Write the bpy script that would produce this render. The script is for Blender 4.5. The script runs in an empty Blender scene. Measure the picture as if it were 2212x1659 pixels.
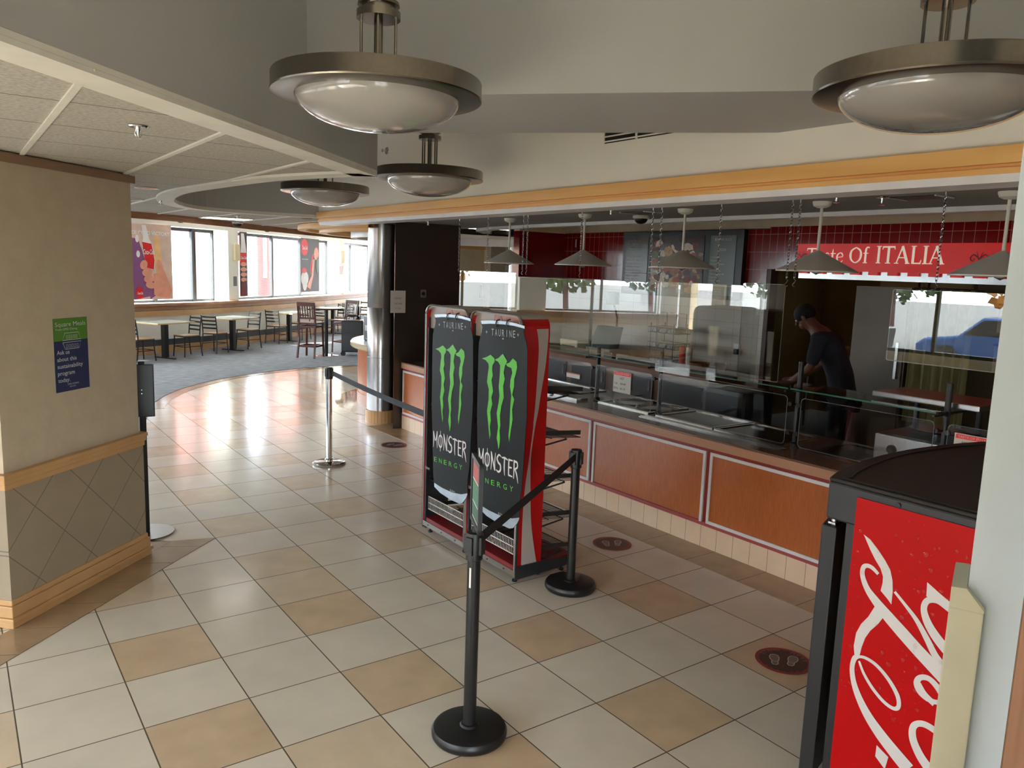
import bpy, bmesh, math, random
from mathutils import Vector, Matrix
random.seed(7)
PI = math.pi
sc = bpy.context.scene
COL = sc.collection

# ------------------------------------------------------------------ camera
CAM = Vector((-1.511135, -4.880925, 2.0655))
RV = Vector((0.813185, -0.581002, 0.034161)); UV = Vector((0.057779, 0.138996, 0.988606)); FV = Vector((0.579130, 0.801946, -0.146599))
FPX = 1688.95
cd = bpy.data.cameras.new('camera'); cam = bpy.data.objects.new('camera', cd); COL.objects.link(cam)
cd.sensor_width = 36.0; cd.lens = FPX/2212*36.0; cd.clip_start = 0.05; cd.clip_end = 300
m3 = Matrix((RV, UV, -FV)).transposed()
cam.matrix_world = Matrix.Translation(CAM) @ m3.to_4x4()
sc.camera = cam

# ------------------------------------------------------------------ world, sun, exposure
w = bpy.data.worlds.new('sky'); sc.world = w; w.use_nodes = True
bg = w.node_tree.nodes['Background']
bg.inputs[0].default_value = (0.83, 0.90, 1.0, 1); bg.inputs[1].default_value = 12.0
sl = bpy.data.lights.new('sun', 'SUN'); sl.energy = 22.0; sl.angle = 0.01; sl.color = (1, .95, .86)
so = bpy.data.objects.new('sun', sl); COL.objects.link(so)
so.rotation_euler = Vector((0.90, 0.10, -0.50)).to_track_quat('-Z', 'Y').to_euler()
sc.view_settings.view_transform = 'Standard'; sc.view_settings.look = 'None'
sc.view_settings.exposure = 1.03; sc.view_settings.gamma = 1.0; sc.view_settings.use_curve_mapping = False
sc.cycles.use_denoising = True
sc.cycles.max_bounces = 10; sc.cycles.diffuse_bounces = 6; sc.cycles.glossy_bounces = 4
sc.cycles.transparent_max_bounces = 24; sc.cycles.transmission_bounces = 4
sc.cycles.sample_clamp_indirect = 6.0
sc.cycles.caustics_reflective = False; sc.cycles.caustics_refractive = False

def portal(name, loc, normal, sx, sy):
    """marks a real glazed opening for the sky sampler; gives off nothing itself"""
    l = bpy.data.lights.new(name, 'AREA'); l.shape = 'RECTANGLE'; l.size = sx; l.size_y = sy
    l.cycles.is_portal = True
    o = bpy.data.objects.new(name, l); COL.objects.link(o); o.location = loc
    n = Vector(normal).normalized(); up = Vector((0, 0, 1)); rgt = up.cross(-n).normalized()
    mm = Matrix((rgt, up, -n)).transposed()      # lamp shines along -Z = n
    mm = Matrix(((rgt.x, up.x, -n.x), (rgt.y, up.y, -n.y), (rgt.z, up.z, -n.z)))
    o.rotation_euler = mm.to_euler()
    return o

# ------------------------------------------------------------------ pixel helpers (2212 x 1659 frame)
def ray(x, y): return FV + RV*((x-1106)/FPX) - UV*((y-829.5)/FPX)
def onplane(x, y, ax, v):
    d = ray(x, y); t = (v-CAM[ax])/d[ax]; return CAM + d*t
def fl(x, y, z=0.0): return onplane(x, y, 2, z)

# ------------------------------------------------------------------ materials
def lin(c): return c/12.92 if c <= 0.04045 else ((c+0.055)/1.055)**2.4
def C(r, g, b): return (lin(r/255), lin(g/255), lin(b/255), 1)
MATS = {}
def nodes_of(name):
    m = bpy.data.materials.new(name); m.use_nodes = True
    nt = m.node_tree; return m, nt, nt.nodes, nt.links, nt.nodes['Principled BSDF']
def mat(name, col, rough=.5, metal=0., var=.06, scale=6., bump=0., bscale=40., spec=.5, coat=0., emit=None, es=0., col2=None, stretch=None):
    if name in MATS: return MATS[name]
    m, nt, N, L, P = nodes_of(name)
    tc = N.new('ShaderNodeTexCoord'); mp = N.new('ShaderNodeMapping'); L.new(tc.outputs['Object'], mp.inputs[0])
    if stretch: mp.inputs['Scale'].default_value = stretch
    ns = N.new('ShaderNodeTexNoise'); ns.inputs['Scale'].default_value = scale; ns.inputs['Detail'].default_value = 4
    L.new(mp.outputs[0], ns.inputs['Vector'])
    rp = N.new('ShaderNodeValToRGB'); rp.color_ramp.elements[0].position = .3; rp.color_ramp.elements[1].position = .7
    c2 = col2 if col2 else tuple(min(1, c*(1+var)) for c in col[:3])+(1,)
    c1 = col if col2 else tuple(c*(1-var) for c in col[:3])+(1,)
    rp.color_ramp.elements[0].color = c1; rp.color_ramp.elements[1].color = c2
    L.new(ns.outputs[0], rp.inputs[0]); L.new(rp.outputs[0], P.inputs['Base Color'])
    P.inputs['Roughness'].default_value = rough; P.inputs['Metallic'].default_value = metal
    P.inputs['Specular IOR Level'].default_value = spec
    if coat: P.inputs['Coat Weight'].default_value = coat; P.inputs['Coat Roughness'].default_value = .08
    if bump:
        n2 = N.new('ShaderNodeTexNoise'); n2.inputs['Scale'].default_value = bscale; n2.inputs['Detail'].default_value = 3
        L.new(mp.outputs[0], n2.inputs['Vector'])
        b = N.new('ShaderNodeBump'); b.inputs['Strength'].default_value = bump; b.inputs['Distance'].default_value = .01
        L.new(n2.outputs[0], b.inputs['Height']); L.new(b.outputs[0], P.inputs['Normal'])
    if emit: P.inputs['Emission Color'].default_value = emit; P.inputs['Emission Strength'].default_value = es
    MATS[name] = m; return m
def math_n(N, L, op, a, b=None, c=None):
    n = N.new('ShaderNodeMath'); n.operation = op
    for i, v in enumerate((a, b, c)):
        if v is None: continue
        if isinstance(v, (int, float)): n.inputs[i].default_value = v
        else: L.new(v, n.inputs[i])
    return n.outputs[0]
def grid_mat(name, col, line, pu, pv, wu, wv, au=0, av=1, rot=0., ou=0., ov=0., rough=.3, var=.05, scale=5., metal=0., bump=0., bscale=60., spec=.5, gloss_line=None, rowshift=0., tone=0.):
    """a surface with a regular pattern of joints (periods pu, pv; widths wu, wv) along object axes au, av"""
    if name in MATS: return MATS[name]
    m, nt, N, L, P = nodes_of(name)
    tc = N.new('ShaderNodeTexCoord'); mp = N.new('ShaderNodeMapping'); L.new(tc.outputs['Object'], mp.inputs[0])
    mp.inputs['Rotation'].default_value = rot if isinstance(rot, tuple) else (0, 0, rot)
    sx = N.new('ShaderNodeSeparateXYZ'); L.new(mp.outputs[0], sx.inputs[0])
    u = math_n(N, L, 'DIVIDE', math_n(N, L, 'SUBTRACT', sx.outputs[au], ou), pu)
    v = math_n(N, L, 'DIVIDE', math_n(N, L, 'SUBTRACT', sx.outputs[av], ov), pv)
    if rowshift:
        u = math_n(N, L, 'ADD', u, math_n(N, L, 'MULTIPLY', math_n(N, L, 'FLOOR', v), rowshift))
    fu = math_n(N, L, 'FRACT', u); fv = math_n(N, L, 'FRACT', v)
    def edge(f, wd, p):
        a = math_n(N, L, 'LESS_THAN', f, wd/p/2); b = math_n(N, L, 'GREATER_THAN', f, 1-wd/p/2)
        return math_n(N, L, 'MAXIMUM', a, b)
    e = math_n(N, L, 'MAXIMUM', edge(fu, wu, pu), edge(fv, wv, pv)) if wv > 0 and wu > 0 else (edge(fu, wu, pu) if wu > 0 else edge(fv, wv, pv))
    ns = N.new('ShaderNodeTexNoise'); ns.inputs['Scale'].default_value = scale; ns.inputs['Detail'].default_value = 5
    L.new(tc.outputs['Object'], ns.inputs['Vector'])
    rp = N.new('ShaderNodeValToRGB'); rp.color_ramp.elements[0].position = .3; rp.color_ramp.elements[1].position = .7
    rp.color_ramp.elements[0].color = tuple(c*(1-var) for c in col[:3])+(1,); rp.color_ramp.elements[1].color = tuple(min(1, c*(1+var)) for c in col[:3])+(1,)
    L.new(ns.outputs[0], rp.inputs[0])
    base = rp.outputs[0]
    if tone:
        cmb = N.new('ShaderNodeCombineXYZ'); L.new(math_n(N, L, 'FLOOR', u), cmb.inputs[0]); L.new(math_n(N, L, 'FLOOR', v), cmb.inputs[1])
        wn = N.new('ShaderNodeTexWhiteNoise'); wn.noise_dimensions = '3D'; L.new(cmb.outputs[0], wn.inputs['Vector'])
        hs = N.new('ShaderNodeHueSaturation'); L.new(base, hs.inputs['Color'])
        L.new(math_n(N, L, 'ADD', math_n(N, L, 'MULTIPLY', wn.outputs[0], tone), 1-tone/2), hs.inputs['Value']); base = hs.outputs[0]
    mx = N.new('ShaderNodeMixRGB'); L.new(e, mx.inputs[0]); L.new(base, mx.inputs[1]); mx.inputs[2].default_value = line
    L.new(mx.outputs[0], P.inputs['Base Color'])
    rr = math_n(N, L, 'ADD', math_n(N, L, 'MULTIPLY', e, (gloss_line if gloss_line is not None else .8)-rough), rough)
    L.new(rr, P.inputs['Roughness']); P.inputs['Metallic'].default_value = metal; P.inputs['Specular IOR Level'].default_value = spec
    bp = N.new('ShaderNodeBump'); bp.inputs['Strength'].default_value = .35; bp.inputs['Distance'].default_value = .004
    h = math_n(N, L, 'SUBTRACT', 1.0, e)
    if bump:
        n2 = N.new('ShaderNodeTexNoise'); n2.inputs['Scale'].default_value = bscale; L.new(tc.outputs['Object'], n2.inputs['Vector'])
        h = math_n(N, L, 'ADD', h, math_n(N, L, 'MULTIPLY', n2.outputs[0], bump))
    L.new(h, bp.inputs['Height']); L.new(bp.outputs[0], P.inputs['Normal'])
    MATS[name] = m; return m
def glass_mat(name, tint=(1, 1, 1), refl=1.0, dark=0.0, rough=0.0):
    """thin clear sheet: fresnel mirror over straight-through view"""
    if name in MATS: return MATS[name]
    m = bpy.data.materials.new(name); m.use_nodes = True; nt = m.node_tree; N = nt.nodes; L = nt.links; N.clear()
    o = N.new('ShaderNodeOutputMaterial'); t = N.new('ShaderNodeBsdfTransparent'); g = N.new('ShaderNodeBsdfGlossy')
    t.inputs[0].default_value = (*[c*(1-dark) for c in tint], 1); g.inputs['Roughness'].default_value = rough
    ge = N.new('ShaderNodeNewGeometry'); dt = N.new('ShaderNodeVectorMath'); dt.operation = 'DOT_PRODUCT'
    L.new(ge.outputs['Normal'], dt.inputs[0]); L.new(ge.outputs['Incoming'], dt.inputs[1])
    c_ = math_n(N, L, 'SUBTRACT', 1.0, math_n(N, L, 'ABSOLUTE', dt.outputs['Value']))
    k = math_n(N, L, 'ADD', math_n(N, L, 'MULTIPLY', math_n(N, L, 'POWER', c_, 5.0), .96), .04*refl); k = math_n(N, L, 'MINIMUM', k, 1.0)
    ms = N.new('ShaderNodeMixShader'); L.new(k, ms.inputs[0]); L.new(t.outputs[0], ms.inputs[1]); L.new(g.outputs[0], ms.inputs[2])
    L.new(ms.outputs[0], o.inputs[0]); MATS[name] = m; return m

M_wall = mat('white_wall_paint', C(240, 236, 226), .75, var=.02, scale=1.5)
M_wallB = mat('bluish_white_paint', C(204, 222, 236), .6, var=.02, scale=1.5)
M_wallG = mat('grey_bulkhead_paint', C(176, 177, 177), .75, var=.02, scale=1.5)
M_beige = mat('beige_wall_vinyl', C(202, 187, 164), .8, var=.05, scale=9, bump=.15, bscale=30)
M_cream = mat('cream_wall', C(228, 212, 176), .8, var=.03)
M_act = grid_mat('ceiling_tile', C(182, 177, 167), C(62, 58, 52), .6, .6, .0, .009, rough=.95, var=.22, scale=60, bump=.5, bscale=90, ov=-1.08, ou=-1.15)
M_tbar = mat('ceiling_grid_white', C(225, 223, 214), .6)
M_tileL = grid_mat('floor_tile_cream', C(220, 211, 197), C(84, 72, 56), .46, .46, .006, .006, rough=.17, var=.05, scale=3.5, tone=.05)
M_tileT = grid_mat('floor_tile_tan', C(208, 184, 156), C(84, 72, 56), .46, .46, .006, .006, rough=.19, var=.10, scale=5, tone=.05)
M_tileG = grid_mat('floor_tile_sand', C(214, 196, 172), C(84, 72, 56), .46, .46, .006, .006, rough=.18, var=.08, scale=5, tone=.05)
M_bord = grid_mat('floor_border_tile', C(166, 140, 112), C(84, 72, 56), .46, 50, .006, 0, au=1, av=0, ou=-.296, rough=.15, var=.12, scale=6)
M_bord45 = grid_mat('floor_border_tile_diagonal', C(168, 143, 114), C(84, 72, 56), .33, 50, .006, 0, au=0, av=1, rot=-PI/4*0, rough=.15, var=.12, scale=6)
M_gloss = mat('polished_border_stone', C(176, 150, 122), .05, var=.1, scale=8)
M_carpet = mat('grey_carpet', C(120, 122, 128), .95, col2=C(164, 164, 166), scale=5, stretch=(1.0, 4.0, 1), bump=.5, bscale=200, spec=.1)
M_wood = mat('light_maple_wood', C(228, 172, 96), .42, col2=C(240, 190, 118), scale=3, stretch=(1, .4, 6))
M_woodrail = mat('maple_rail_wood', C(196, 152, 104), .45, col2=C(210, 168, 118), scale=3)
M_woodb = mat('brown_wood_trim', C(158, 112, 82), .5, col2=C(176, 130, 98), scale=4)
M_lam = mat('cherry_laminate', C(180, 100, 56), .25, col2=C(194, 114, 66), scale=22, stretch=(1, 6, .5))
M_red = mat('dark_red_trim', C(150, 52, 46), .35)
M_whtrim = mat('white_panel_trim', C(232, 232, 236), .35)
M_edge = mat('tan_speckled_laminate', C(190, 144, 118), .35, var=.08, scale=250)
M_top = mat('brown_granite_top', C(122, 92, 74), .16, var=.25, scale=220, coat=.2)
M_kick = grid_mat('kick_tile', C(240, 212, 184), C(120, 96, 76), .152, 10, .003, 0, au=1, av=2, rough=.25, var=.03, scale=8)
M_steel = mat('brushed_steel', C(178, 178, 180), .24, 1., var=.05, scale=30, stretch=(1, 1, .05))
M_chrome = mat('polished_chrome', C(215, 215, 215), .08, 1., var=.01)
M_nickel = mat('brushed_nickel', C(134, 128, 119), .24, 1., var=.06, scale=60)
M_darksteel = mat('dark_steel_panel', C(84, 76, 68), .42, .6, var=.12, scale=2)
M_black = mat('black_plastic', C(26, 26, 27), .38, var=.1)
M_blackm = mat('black_matte_top', C(48, 42, 40), .6, var=.08, scale=60)
M_charcoal = mat('charcoal_metal', C(52, 54, 56), .4, .3)
M_belt = mat('black_webbing', C(20, 20, 21), .85, var=.1, scale=100)
M_beltg = mat('grey_webbing', C(62, 68, 76), .8, var=.1, scale=100)
M_redtile = grid_mat('red_glazed_tile', C(128, 14, 18), C(206, 150, 140), .105, .21, .004, .004, au=1, av=2, rough=.10, var=.08, scale=8, gloss_line=.3, ov=1.94)
M_redtileS = grid_mat('red_glazed_tile_side', C(128, 14, 18), C(120, 30, 30), .105, .21, .003, .003, au=0, av=2, rough=.12, var=.08, scale=8, ov=1.94)
M_whtile = grid_mat('white_glazed_tile', C(206, 200, 188), C(160, 152, 140), .30, .16, .004, .004, au=1, av=2, rough=.16, var=.03, scale=4, ov=1.0)
M_diam = grid_mat('wainscot_tile', C(162, 148, 126), C(120, 110, 96), .30, .30, .005, .005, au=0, av=2, rot=(0, PI/4, 0), rough=.35, var=.05, scale=4)
M_bowl = mat('opal_lamp_bowl', C(170, 168, 165), .10, var=.01, coat=1.0)
M_cone = mat('white_enamel', C(226, 224, 216), .35, var=.02)
M_green = mat('claw_green', C(92, 208, 60), .4, var=.1, scale=8)
M_can = mat('can_charcoal', C(14, 20, 23), .55, 0., spec=.3, col2=C(24, 33, 38), scale=3)
M_cansil = mat('can_silver', C(176, 190, 204), .28, .5, var=.12, scale=10)
M_white = mat('white_lettering', C(238, 238, 240), .45, var=.01)
M_coke = mat('soda_red', C(206, 12, 18), .38, var=.03, spec=.18)
M_rackred = mat('rack_red', C(176, 10, 14), .3, var=.05)
M_rackred2 = mat('base_red', C(134, 30, 36), .4, var=.08)
M_rackgrey = mat('rack_grey', C(176, 166, 160), .35, var=.03)
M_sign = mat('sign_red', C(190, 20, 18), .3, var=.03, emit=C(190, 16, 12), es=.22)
M_window = glass_mat('window_glass', (0.95, 0.98, 0.98), 1.0)
M_plexi = glass_mat('clear_acrylic', (0.94, 0.95, 0.94), 2.0)
M_plexib = glass_mat('dim_acrylic', (0.92, 0.93, 0.93), 0.8)
M_edgeg = glass_mat('glass_edge', (0.45, 0.75, 0.68), 2.0)
M_brick = grid_mat('exterior_brick', C(142, 84, 78), C(150, 122, 114), .24, .08, .012, .012, au=1, av=2, rough=.9, rowshift=.5, tone=.2)
M_asph = mat('exterior_paving', C(96, 94, 90), .9, var=.1, scale=1)
M_paper = mat('paper', C(236, 234, 228), .8, var=.01)
M_yellow = mat('yellow_panel', C(210, 178, 60), .5)
M_kwall = mat('kitchen_wall', C(150, 130, 84), .7, var=.1, scale=3)
M_kcab = mat('kitchen_cabinet', C(196, 182, 150), .5)
M_dark = mat('dark_interior', C(38, 30, 26), .7, var=.15)
M_seat = mat('chair_seat_wood', C(166, 132, 96), .4, var=.1, scale=20)
M_tabtop = mat('table_laminate', C(186, 196, 190), .14, var=.04, scale=30)
M_tabedge = mat('table_edge_maple', C(206, 176, 130), .4)
M_mahog = mat('mahogany_wood', C(84, 44, 38), .35, var=.2, scale=12, stretch=(1, 1, .2))

# ------------------------------------------------------------------ mesh builder
def to_frame(o, u, v):
    """matrix of a flat frame: local x along u, y along v, z the outward normal"""
    u = Vector(u).normalized(); v = Vector(v); v = (v - u*v.dot(u)).normalized(); n = u.cross(v)
    return Matrix(((u.x, v.x, n.x, o[0]), (u.y, v.y, n.y, o[1]), (u.z, v.z, n.z, o[2]), (0, 0, 0, 1)))
_TXT = {}
def text_geo(s, shear=0., bold=0.):
    k = (s, shear, bold)
    if k in _TXT: return _TXT[k]
    c = bpy.data.curves.new('t', 'FONT'); c.body = s; c.size = 1; c.shear = shear; c.offset = bold; c.resolution_u = 3
    o = bpy.data.objects.new('t', c); COL.objects.link(o)
    dg = bpy.context.evaluated_depsgraph_get(); me = bpy.data.meshes.new_from_object(o.evaluated_get(dg))
    vs = [v.co.copy() for v in me.vertices]; fs = [tuple(p.vertices) for p in me.polygons]
    bpy.data.objects.remove(o); bpy.data.curves.remove(c); bpy.data.meshes.remove(me)
    _TXT[k] = (vs, fs); return _TXT[k]
class MB:
    def __init__(s): s.b = bmesh.new(); s.mi = 0
    def face(s, vs, sm=False):
        try: f = s.b.faces.new(vs); f.material_index = s.mi; f.smooth = sm; return f
        except ValueError: return None
    def box(s, x0, x1, y0, y1, z0, z1, M=None, bev=0.):
        if bev > 0:
            t = bmesh.new(); bmesh.ops.create_cube(t, size=1)
            bmesh.ops.scale(t, vec=(x1-x0, y1-y0, z1-z0), verts=t.verts)
            bmesh.ops.bevel(t, geom=t.edges[:]+t.verts[:], offset=bev, segments=2, profile=.7, affect='EDGES')
            bmesh.ops.translate(t, vec=((x0+x1)/2, (y0+y1)/2, (z0+z1)/2), verts=t.verts)
            mp = {}
            for v in t.verts: mp[v] = s.b.verts.new((M @ v.co) if M else v.co)
            for f in t.faces: s.face([mp[v] for v in f.verts])
            t.free(); return s
        P = [Vector((x, y, z)) for z in (z0, z1) for y in (y0, y1) for x in (x0, x1)]
        V = [s.b.verts.new((M @ p) if M else p) for p in P]
        for q in ((0, 2, 3, 1), (4, 5, 7, 6), (0, 1, 5, 4), (2, 6, 7, 3), (0, 4, 6, 2), (1, 3, 7, 5)): s.face([V[i] for i in q])
        return s
    def prism(s, pts, z0, z1, M=None, sm=False):
        """polygon pts (x,y) counter-clockwise, extruded z0..z1"""
        a = sum(pts[i][0]*pts[(i+1) % len(pts)][1]-pts[(i+1) % len(pts)][0]*pts[i][1] for i in range(len(pts)))
        if a < 0: pts = pts[::-1]
        T = (lambda p: M @ p) if M else (lambda p: p)
        lo = [s.b.verts.new(T(Vector((x, y, z0)))) for x, y in pts]; hi = [s.b.verts.new(T(Vector((x, y, z1)))) for x, y in pts]
        s.face(lo[::-1]); s.face(hi); n = len(pts)
        for i in range(n): s.face([lo[i], lo[(i+1) % n], hi[(i+1) % n], hi[i]], sm)
        return s
    def seg(s, p0, p1, t, z0, z1, off=0.):
        """upright slab along plan line p0-p1, thickness t to the left side, shifted by off"""
        a = Vector(p0[:2]); b = Vector(p1[:2]); d = (b-a).normalized(); n = Vector((-d.y, d.x))
        q = [a+n*off, b+n*off, b+n*(off+t), a+n*(off+t)]
        return s.prism([(v.x, v.y) for v in q], z0, z1)
    def path(s, pts, t, z0, z1, off=0., sm=False):
        """upright slab along a plan polyline, mitred"""
        P = [Vector(p[:2]) for p in pts]; n = len(P); L = []; R_ = []
        for i in range(n):
            d = (P[min(i+1, n-1)]-P[max(i-1, 0)]).normalized(); nn = Vector((-d.y, d.x))
            L.append(P[i]+nn*off); R_.append(P[i]+nn*(off+t))
        v = [[s.b.verts.new((q.x, q.y, z)) for q in A] for A in (L, R_) for z in (z0, z1)]
        for i in range(n-1):
            s.face([v[0][i], v[0][i+1], v[1][i+1], v[1][i]], sm); s.face([v[2][i+1], v[2][i], v[3][i], v[3][i+1]], sm)
            s.face([v[1][i], v[1][i+1], v[3][i+1], v[3][i]]); s.face([v[0][i+1], v[0][i], v[2][i], v[2][i+1]])
        s.face([v[0][0], v[1][0], v[3][0], v[2][0]]); s.face([v[0][-1], v[2][-1], v[3][-1], v[1][-1]])
        return s
    def lathe(s, prof, c=(0, 0, 0), n=32, M=None, closed=False, sm=True, a0=0., a1=2*PI):
        rings = []; full = abs(a1-a0-2*PI) < 1e-6; k = n if full else n+1
        for r, z in prof:
            if r < 1e-6: rings.append([s.b.verts.new((M @ Vector((c[0], c[1], c[2]+z))) if M else (c[0], c[1], c[2]+z))]); continue
            ring = []
            for i in range(k):
                a = a0+(a1-a0)*i/n; p = Vector((c[0]+r*math.cos(a), c[1]+r*math.sin(a), c[2]+z)); ring.append(s.b.verts.new(M @ p if M else p))
            rings.append(ring)
        if closed: rings.append(rings[0])
        for A, B in zip(rings, rings[1:]):
            if len(A) == 1 and len(B) == 1: continue
            for i in range(n if full else n):
                j = (i+1) % n if full else i+1
                if len(A) == 1: s.face([A[0], B[i], B[j]][::-1], sm)
                elif len(B) == 1: s.face([A[i], A[j], B[0]], sm)
                else: s.face([A[i], A[j], B[j], B[i]], sm)
        return s
    def cyl(s, p0, p1, r, n=12, r1=None, caps=True):
        p0 = Vector(p0); p1 = Vector(p1); d = p1-p0; q = d.to_track_quat('Z', 'Y').to_matrix().to_4x4(); M = Matrix.Translation(p0) @ q
        L_ = d.length; r1 = r if r1 is None else r1
        return s.lathe(([(0, 0)] if caps else [])+[(r, 0), (r1, L_)]+([(0, L_)] if caps else []), n=n, M=M)
    def tube(s, pts, r, n=6):
        pts = [Vector(p) for p in pts]; rings = []; ref = Vector((0, 0, 1))
        for i, p in enumerate(pts):
            d = (pts[min(i+1, len(pts)-1)]-pts[max(i-1, 0)]).normalized()
            a = d.cross(ref if abs(d.dot(ref)) < .95 else Vector((1, 0, 0))).normalized(); b = d.cross(a)
            if rings and a.dot(la) < 0: a = -a; b = -b
            la = a
            rings.append([s.b.verts.new(p+a*(r*math.cos(2*PI*k/n))+b*(r*math.sin(2*PI*k/n))) for k in range(n)])
        for A, B in zip(rings, rings[1:]):
            for k in range(n): s.face([A[k], A[(k+1) % n], B[(k+1) % n], B[k]], True)
        s.face(rings[0][::-1]); s.face(rings[-1]); return s
    def bar(s, p0, p1, w_, h_):
        p0 = Vector(p0); p1 = Vector(p1); d = p1-p0; M = Matrix.Translation(p0) @ d.to_track_quat('Z', 'Y').to_matrix().to_4x4()
        return s.box(-w_/2, w_/2, -h_/2, h_/2, 0, d.length, M)
    def torus(s, c, R_, r, M=None, n=24, k=8):
        return s.lathe([(R_+r*math.cos(2*PI*i/k), r*math.sin(2*PI*i/k)) for i in range(k)], c, n, M, closed=True)
    def flat(s, pts, fr, d=.002, h=0.):
        """outline pts in the flat frame fr, raised from h by d"""
        return s.prism(list(pts), h, h+d, fr)
    def ribbon(s, pts, ws, fr, d=.002, h=0., sub=6):
        P = [Vector(p) for p in pts]
        if sub > 1 and len(P) > 2:
            Q = []; W = []
            for i in range(len(P)-1):
                p0 = P[max(i-1, 0)]; p1 = P[i]; p2 = P[i+1]; p3 = P[min(i+2, len(P)-1)]
                for k in range(sub):
                    t = k/sub
                    Q.append(.5*((2*p1)+(p2-p0)*t+(2*p0-5*p1+4*p2-p3)*t*t+(3*p1-p0-3*p2+p3)*t**3)); W.append(ws[i]*(1-t)+ws[i+1]*t)
            Q.append(P[-1]); W.append(ws[-1]); P = Q; ws = W
        A = []; B = []
        for i, p in enumerate(P):
            t = P[min(i+1, len(P)-1)]-P[max(i-1, 0)]
            if t.length < 1e-9: t = Vector((1, 0))
            t.normalize(); n_ = Vector((-t.y, t.x)); A.append(p+n_*ws[i]/2); B.append(p-n_*ws[i]/2)
        s.rk = getattr(s, 'rk', 0)+1; hh = h+d+.00012*(s.rk % 6)
        va = [s.b.verts.new(fr @ Vector((q.x, q.y, hh+.000006*i))) for i, q in enumerate(A)]; vb = [s.b.verts.new(fr @ Vector((q.x, q.y, hh+.000006*i))) for i, q in enumerate(B)]
        for i in range(len(P)-1): s.face([vb[i], vb[i+1], va[i+1], va[i]])
        return s
    def text(s, st, fr, x, y, h, w_=None, d=.001, lift=0., shear=0., bold=0., center=False):
        vs, fs = text_geo(st, shear, bold)
        if not vs: return s
        x0 = min(v.x for v in vs); x1 = max(v.x for v in vs); k = h/.70; kx = (w_/(x1-x0)) if w_ else k
        ox = x-(w_ if w_ else (x1-x0)*k)/2 if center else x
        V = [s.b.verts.new(fr @ Vector((ox+(v.x-x0)*kx, y+v.y*k, lift+d))) for v in vs]
        for f in fs: s.face([V[i] for i in f])
        return s
THINGS = {}
def tag(o, label=None, cat=None, group=None, kind=None):
    if label: o['label'] = label
    if cat: o['category'] = cat
    if group: o['group'] = group
    if kind: o['kind'] = kind
    return o
def thing(name, label, cat, loc=(0, 0, 0), group=None, rotz=0.):
    o = bpy.data.objects.new(name, None); COL.objects.link(o); o.location = loc; o.rotation_euler = (0, 0, rotz); o.empty_display_size = .1
    THINGS[o.name] = Matrix.Translation(Vector(loc)) @ Matrix.Rotation(rotz, 4, 'Z')
    return tag(o, label, cat, group)
def build(mb, name, mats, parent=None, bevel=0., subsurf=0):
    if not isinstance(mats, (list, tuple)): mats = [mats]
    mb.b.normal_update()
    for e in mb.b.edges:
        if len(e.link_faces) == 2 and e.link_faces[0].smooth and e.calc_face_angle(0) > .62: e.smooth = False
    me = bpy.data.meshes.new(name); mb.b.to_mesh(me); mb.b.free()
    for m in mats: me.materials.append(m)
    o = bpy.data.objects.new(name, me); COL.objects.link(o)
    if parent is not None:
        o.parent = parent; W = THINGS[parent.name]; o.matrix_parent_inverse = W.inverted(); THINGS[o.name] = Matrix.Identity(4)
        if parent.type == 'MESH': o.matrix_parent_inverse = Matrix.Identity(4)
    else: THINGS[o.name] = Matrix.Identity(4)
    if bevel > 0:
        b = o.modifiers.new('bevel', 'BEVEL'); b.width = bevel; b.segments = 2; b.limit_method = 'ANGLE'; b.angle_limit = .7
    if subsurf:
        q = o.modifiers.new('sub', 'SUBSURF'); q.levels = subsurf; q.render_levels = subsurf
    return o
def struct(mb, name, mats, **k): return tag(build(mb, name, mats, **k), kind='structure')
def dup(root, loc, rotz=0., label=None, group=None):
    def cp(o, par):
        c = o.copy(); COL.objects.link(c); inv = o.matrix_parent_inverse.copy(); c.parent = par; c.matrix_parent_inverse = inv
        for k in list(o.children): cp(k, c)
        return c
    kids = list(root.children); r = root.copy(); COL.objects.link(r)
    r.location = loc; r.rotation_euler = (0, 0, rotz)
    for k in kids: cp(k, r)
    if label: r['label'] = label
    if group: r['group'] = group
    return r
def arc(cx, cy, r, a0, a1, n=24): return [(cx+r*math.cos(math.radians(a0+(a1-a0)*i/n)), cy+r*math.sin(math.radians(a0+(a1-a0)*i/n))) for i in range(n+1)]

# ================================================================== STRUCTURE
T = 0.46
KX = 3.074          # serving counter face
CC = (4.95, 5.30)   # centre of the round counter and its ceiling rings
# ---- tiled floor: one face per tile, tile colour chosen per tile
tan = {(1, 0), (3, 0), (1, -2), (3, -2), (3, 2), (5, 2), (5, 0), (3, 4), (5, 4), (1, 2)}
sand = {(0, 0), (-1, 0), (-3, 0), (-1, 2), (4, -1), (2, 4), (1, 4), (-3, 2), (-5, 2), (-5, 0), (-7, 2), (-5, 4), (-7, 4), (-3, 4), (-7, 0), (-9, 2), (-9, 0), (-1, 4), (-1, -2)}
fb = MB()
rnd = random.Random(3)
vv = {}
def fv(i, j):
    if (i, j) not in vv: vv[(i, j)] = fb.b.verts.new((j*T, -i*T, 0))
    return vv[(i, j)]
for i in range(-24, 22):
    for j in range(-16, 14):
        if (i, j) in tan: fb.mi = 1
        elif (i, j) in sand: fb.mi = 2
        elif -10 <= i <= 7 and -3 <= j <= 5: fb.mi = 0
        else: fb.mi = rnd.choice([0, 0, 0, 0, 1, 2])
        fb.face([fv(i, j), fv(i+1, j), fv(i+1, j+1), fv(i, j+1)])
struct(fb, 'floor', [M_tileL, M_tileT, M_tileG])
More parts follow.
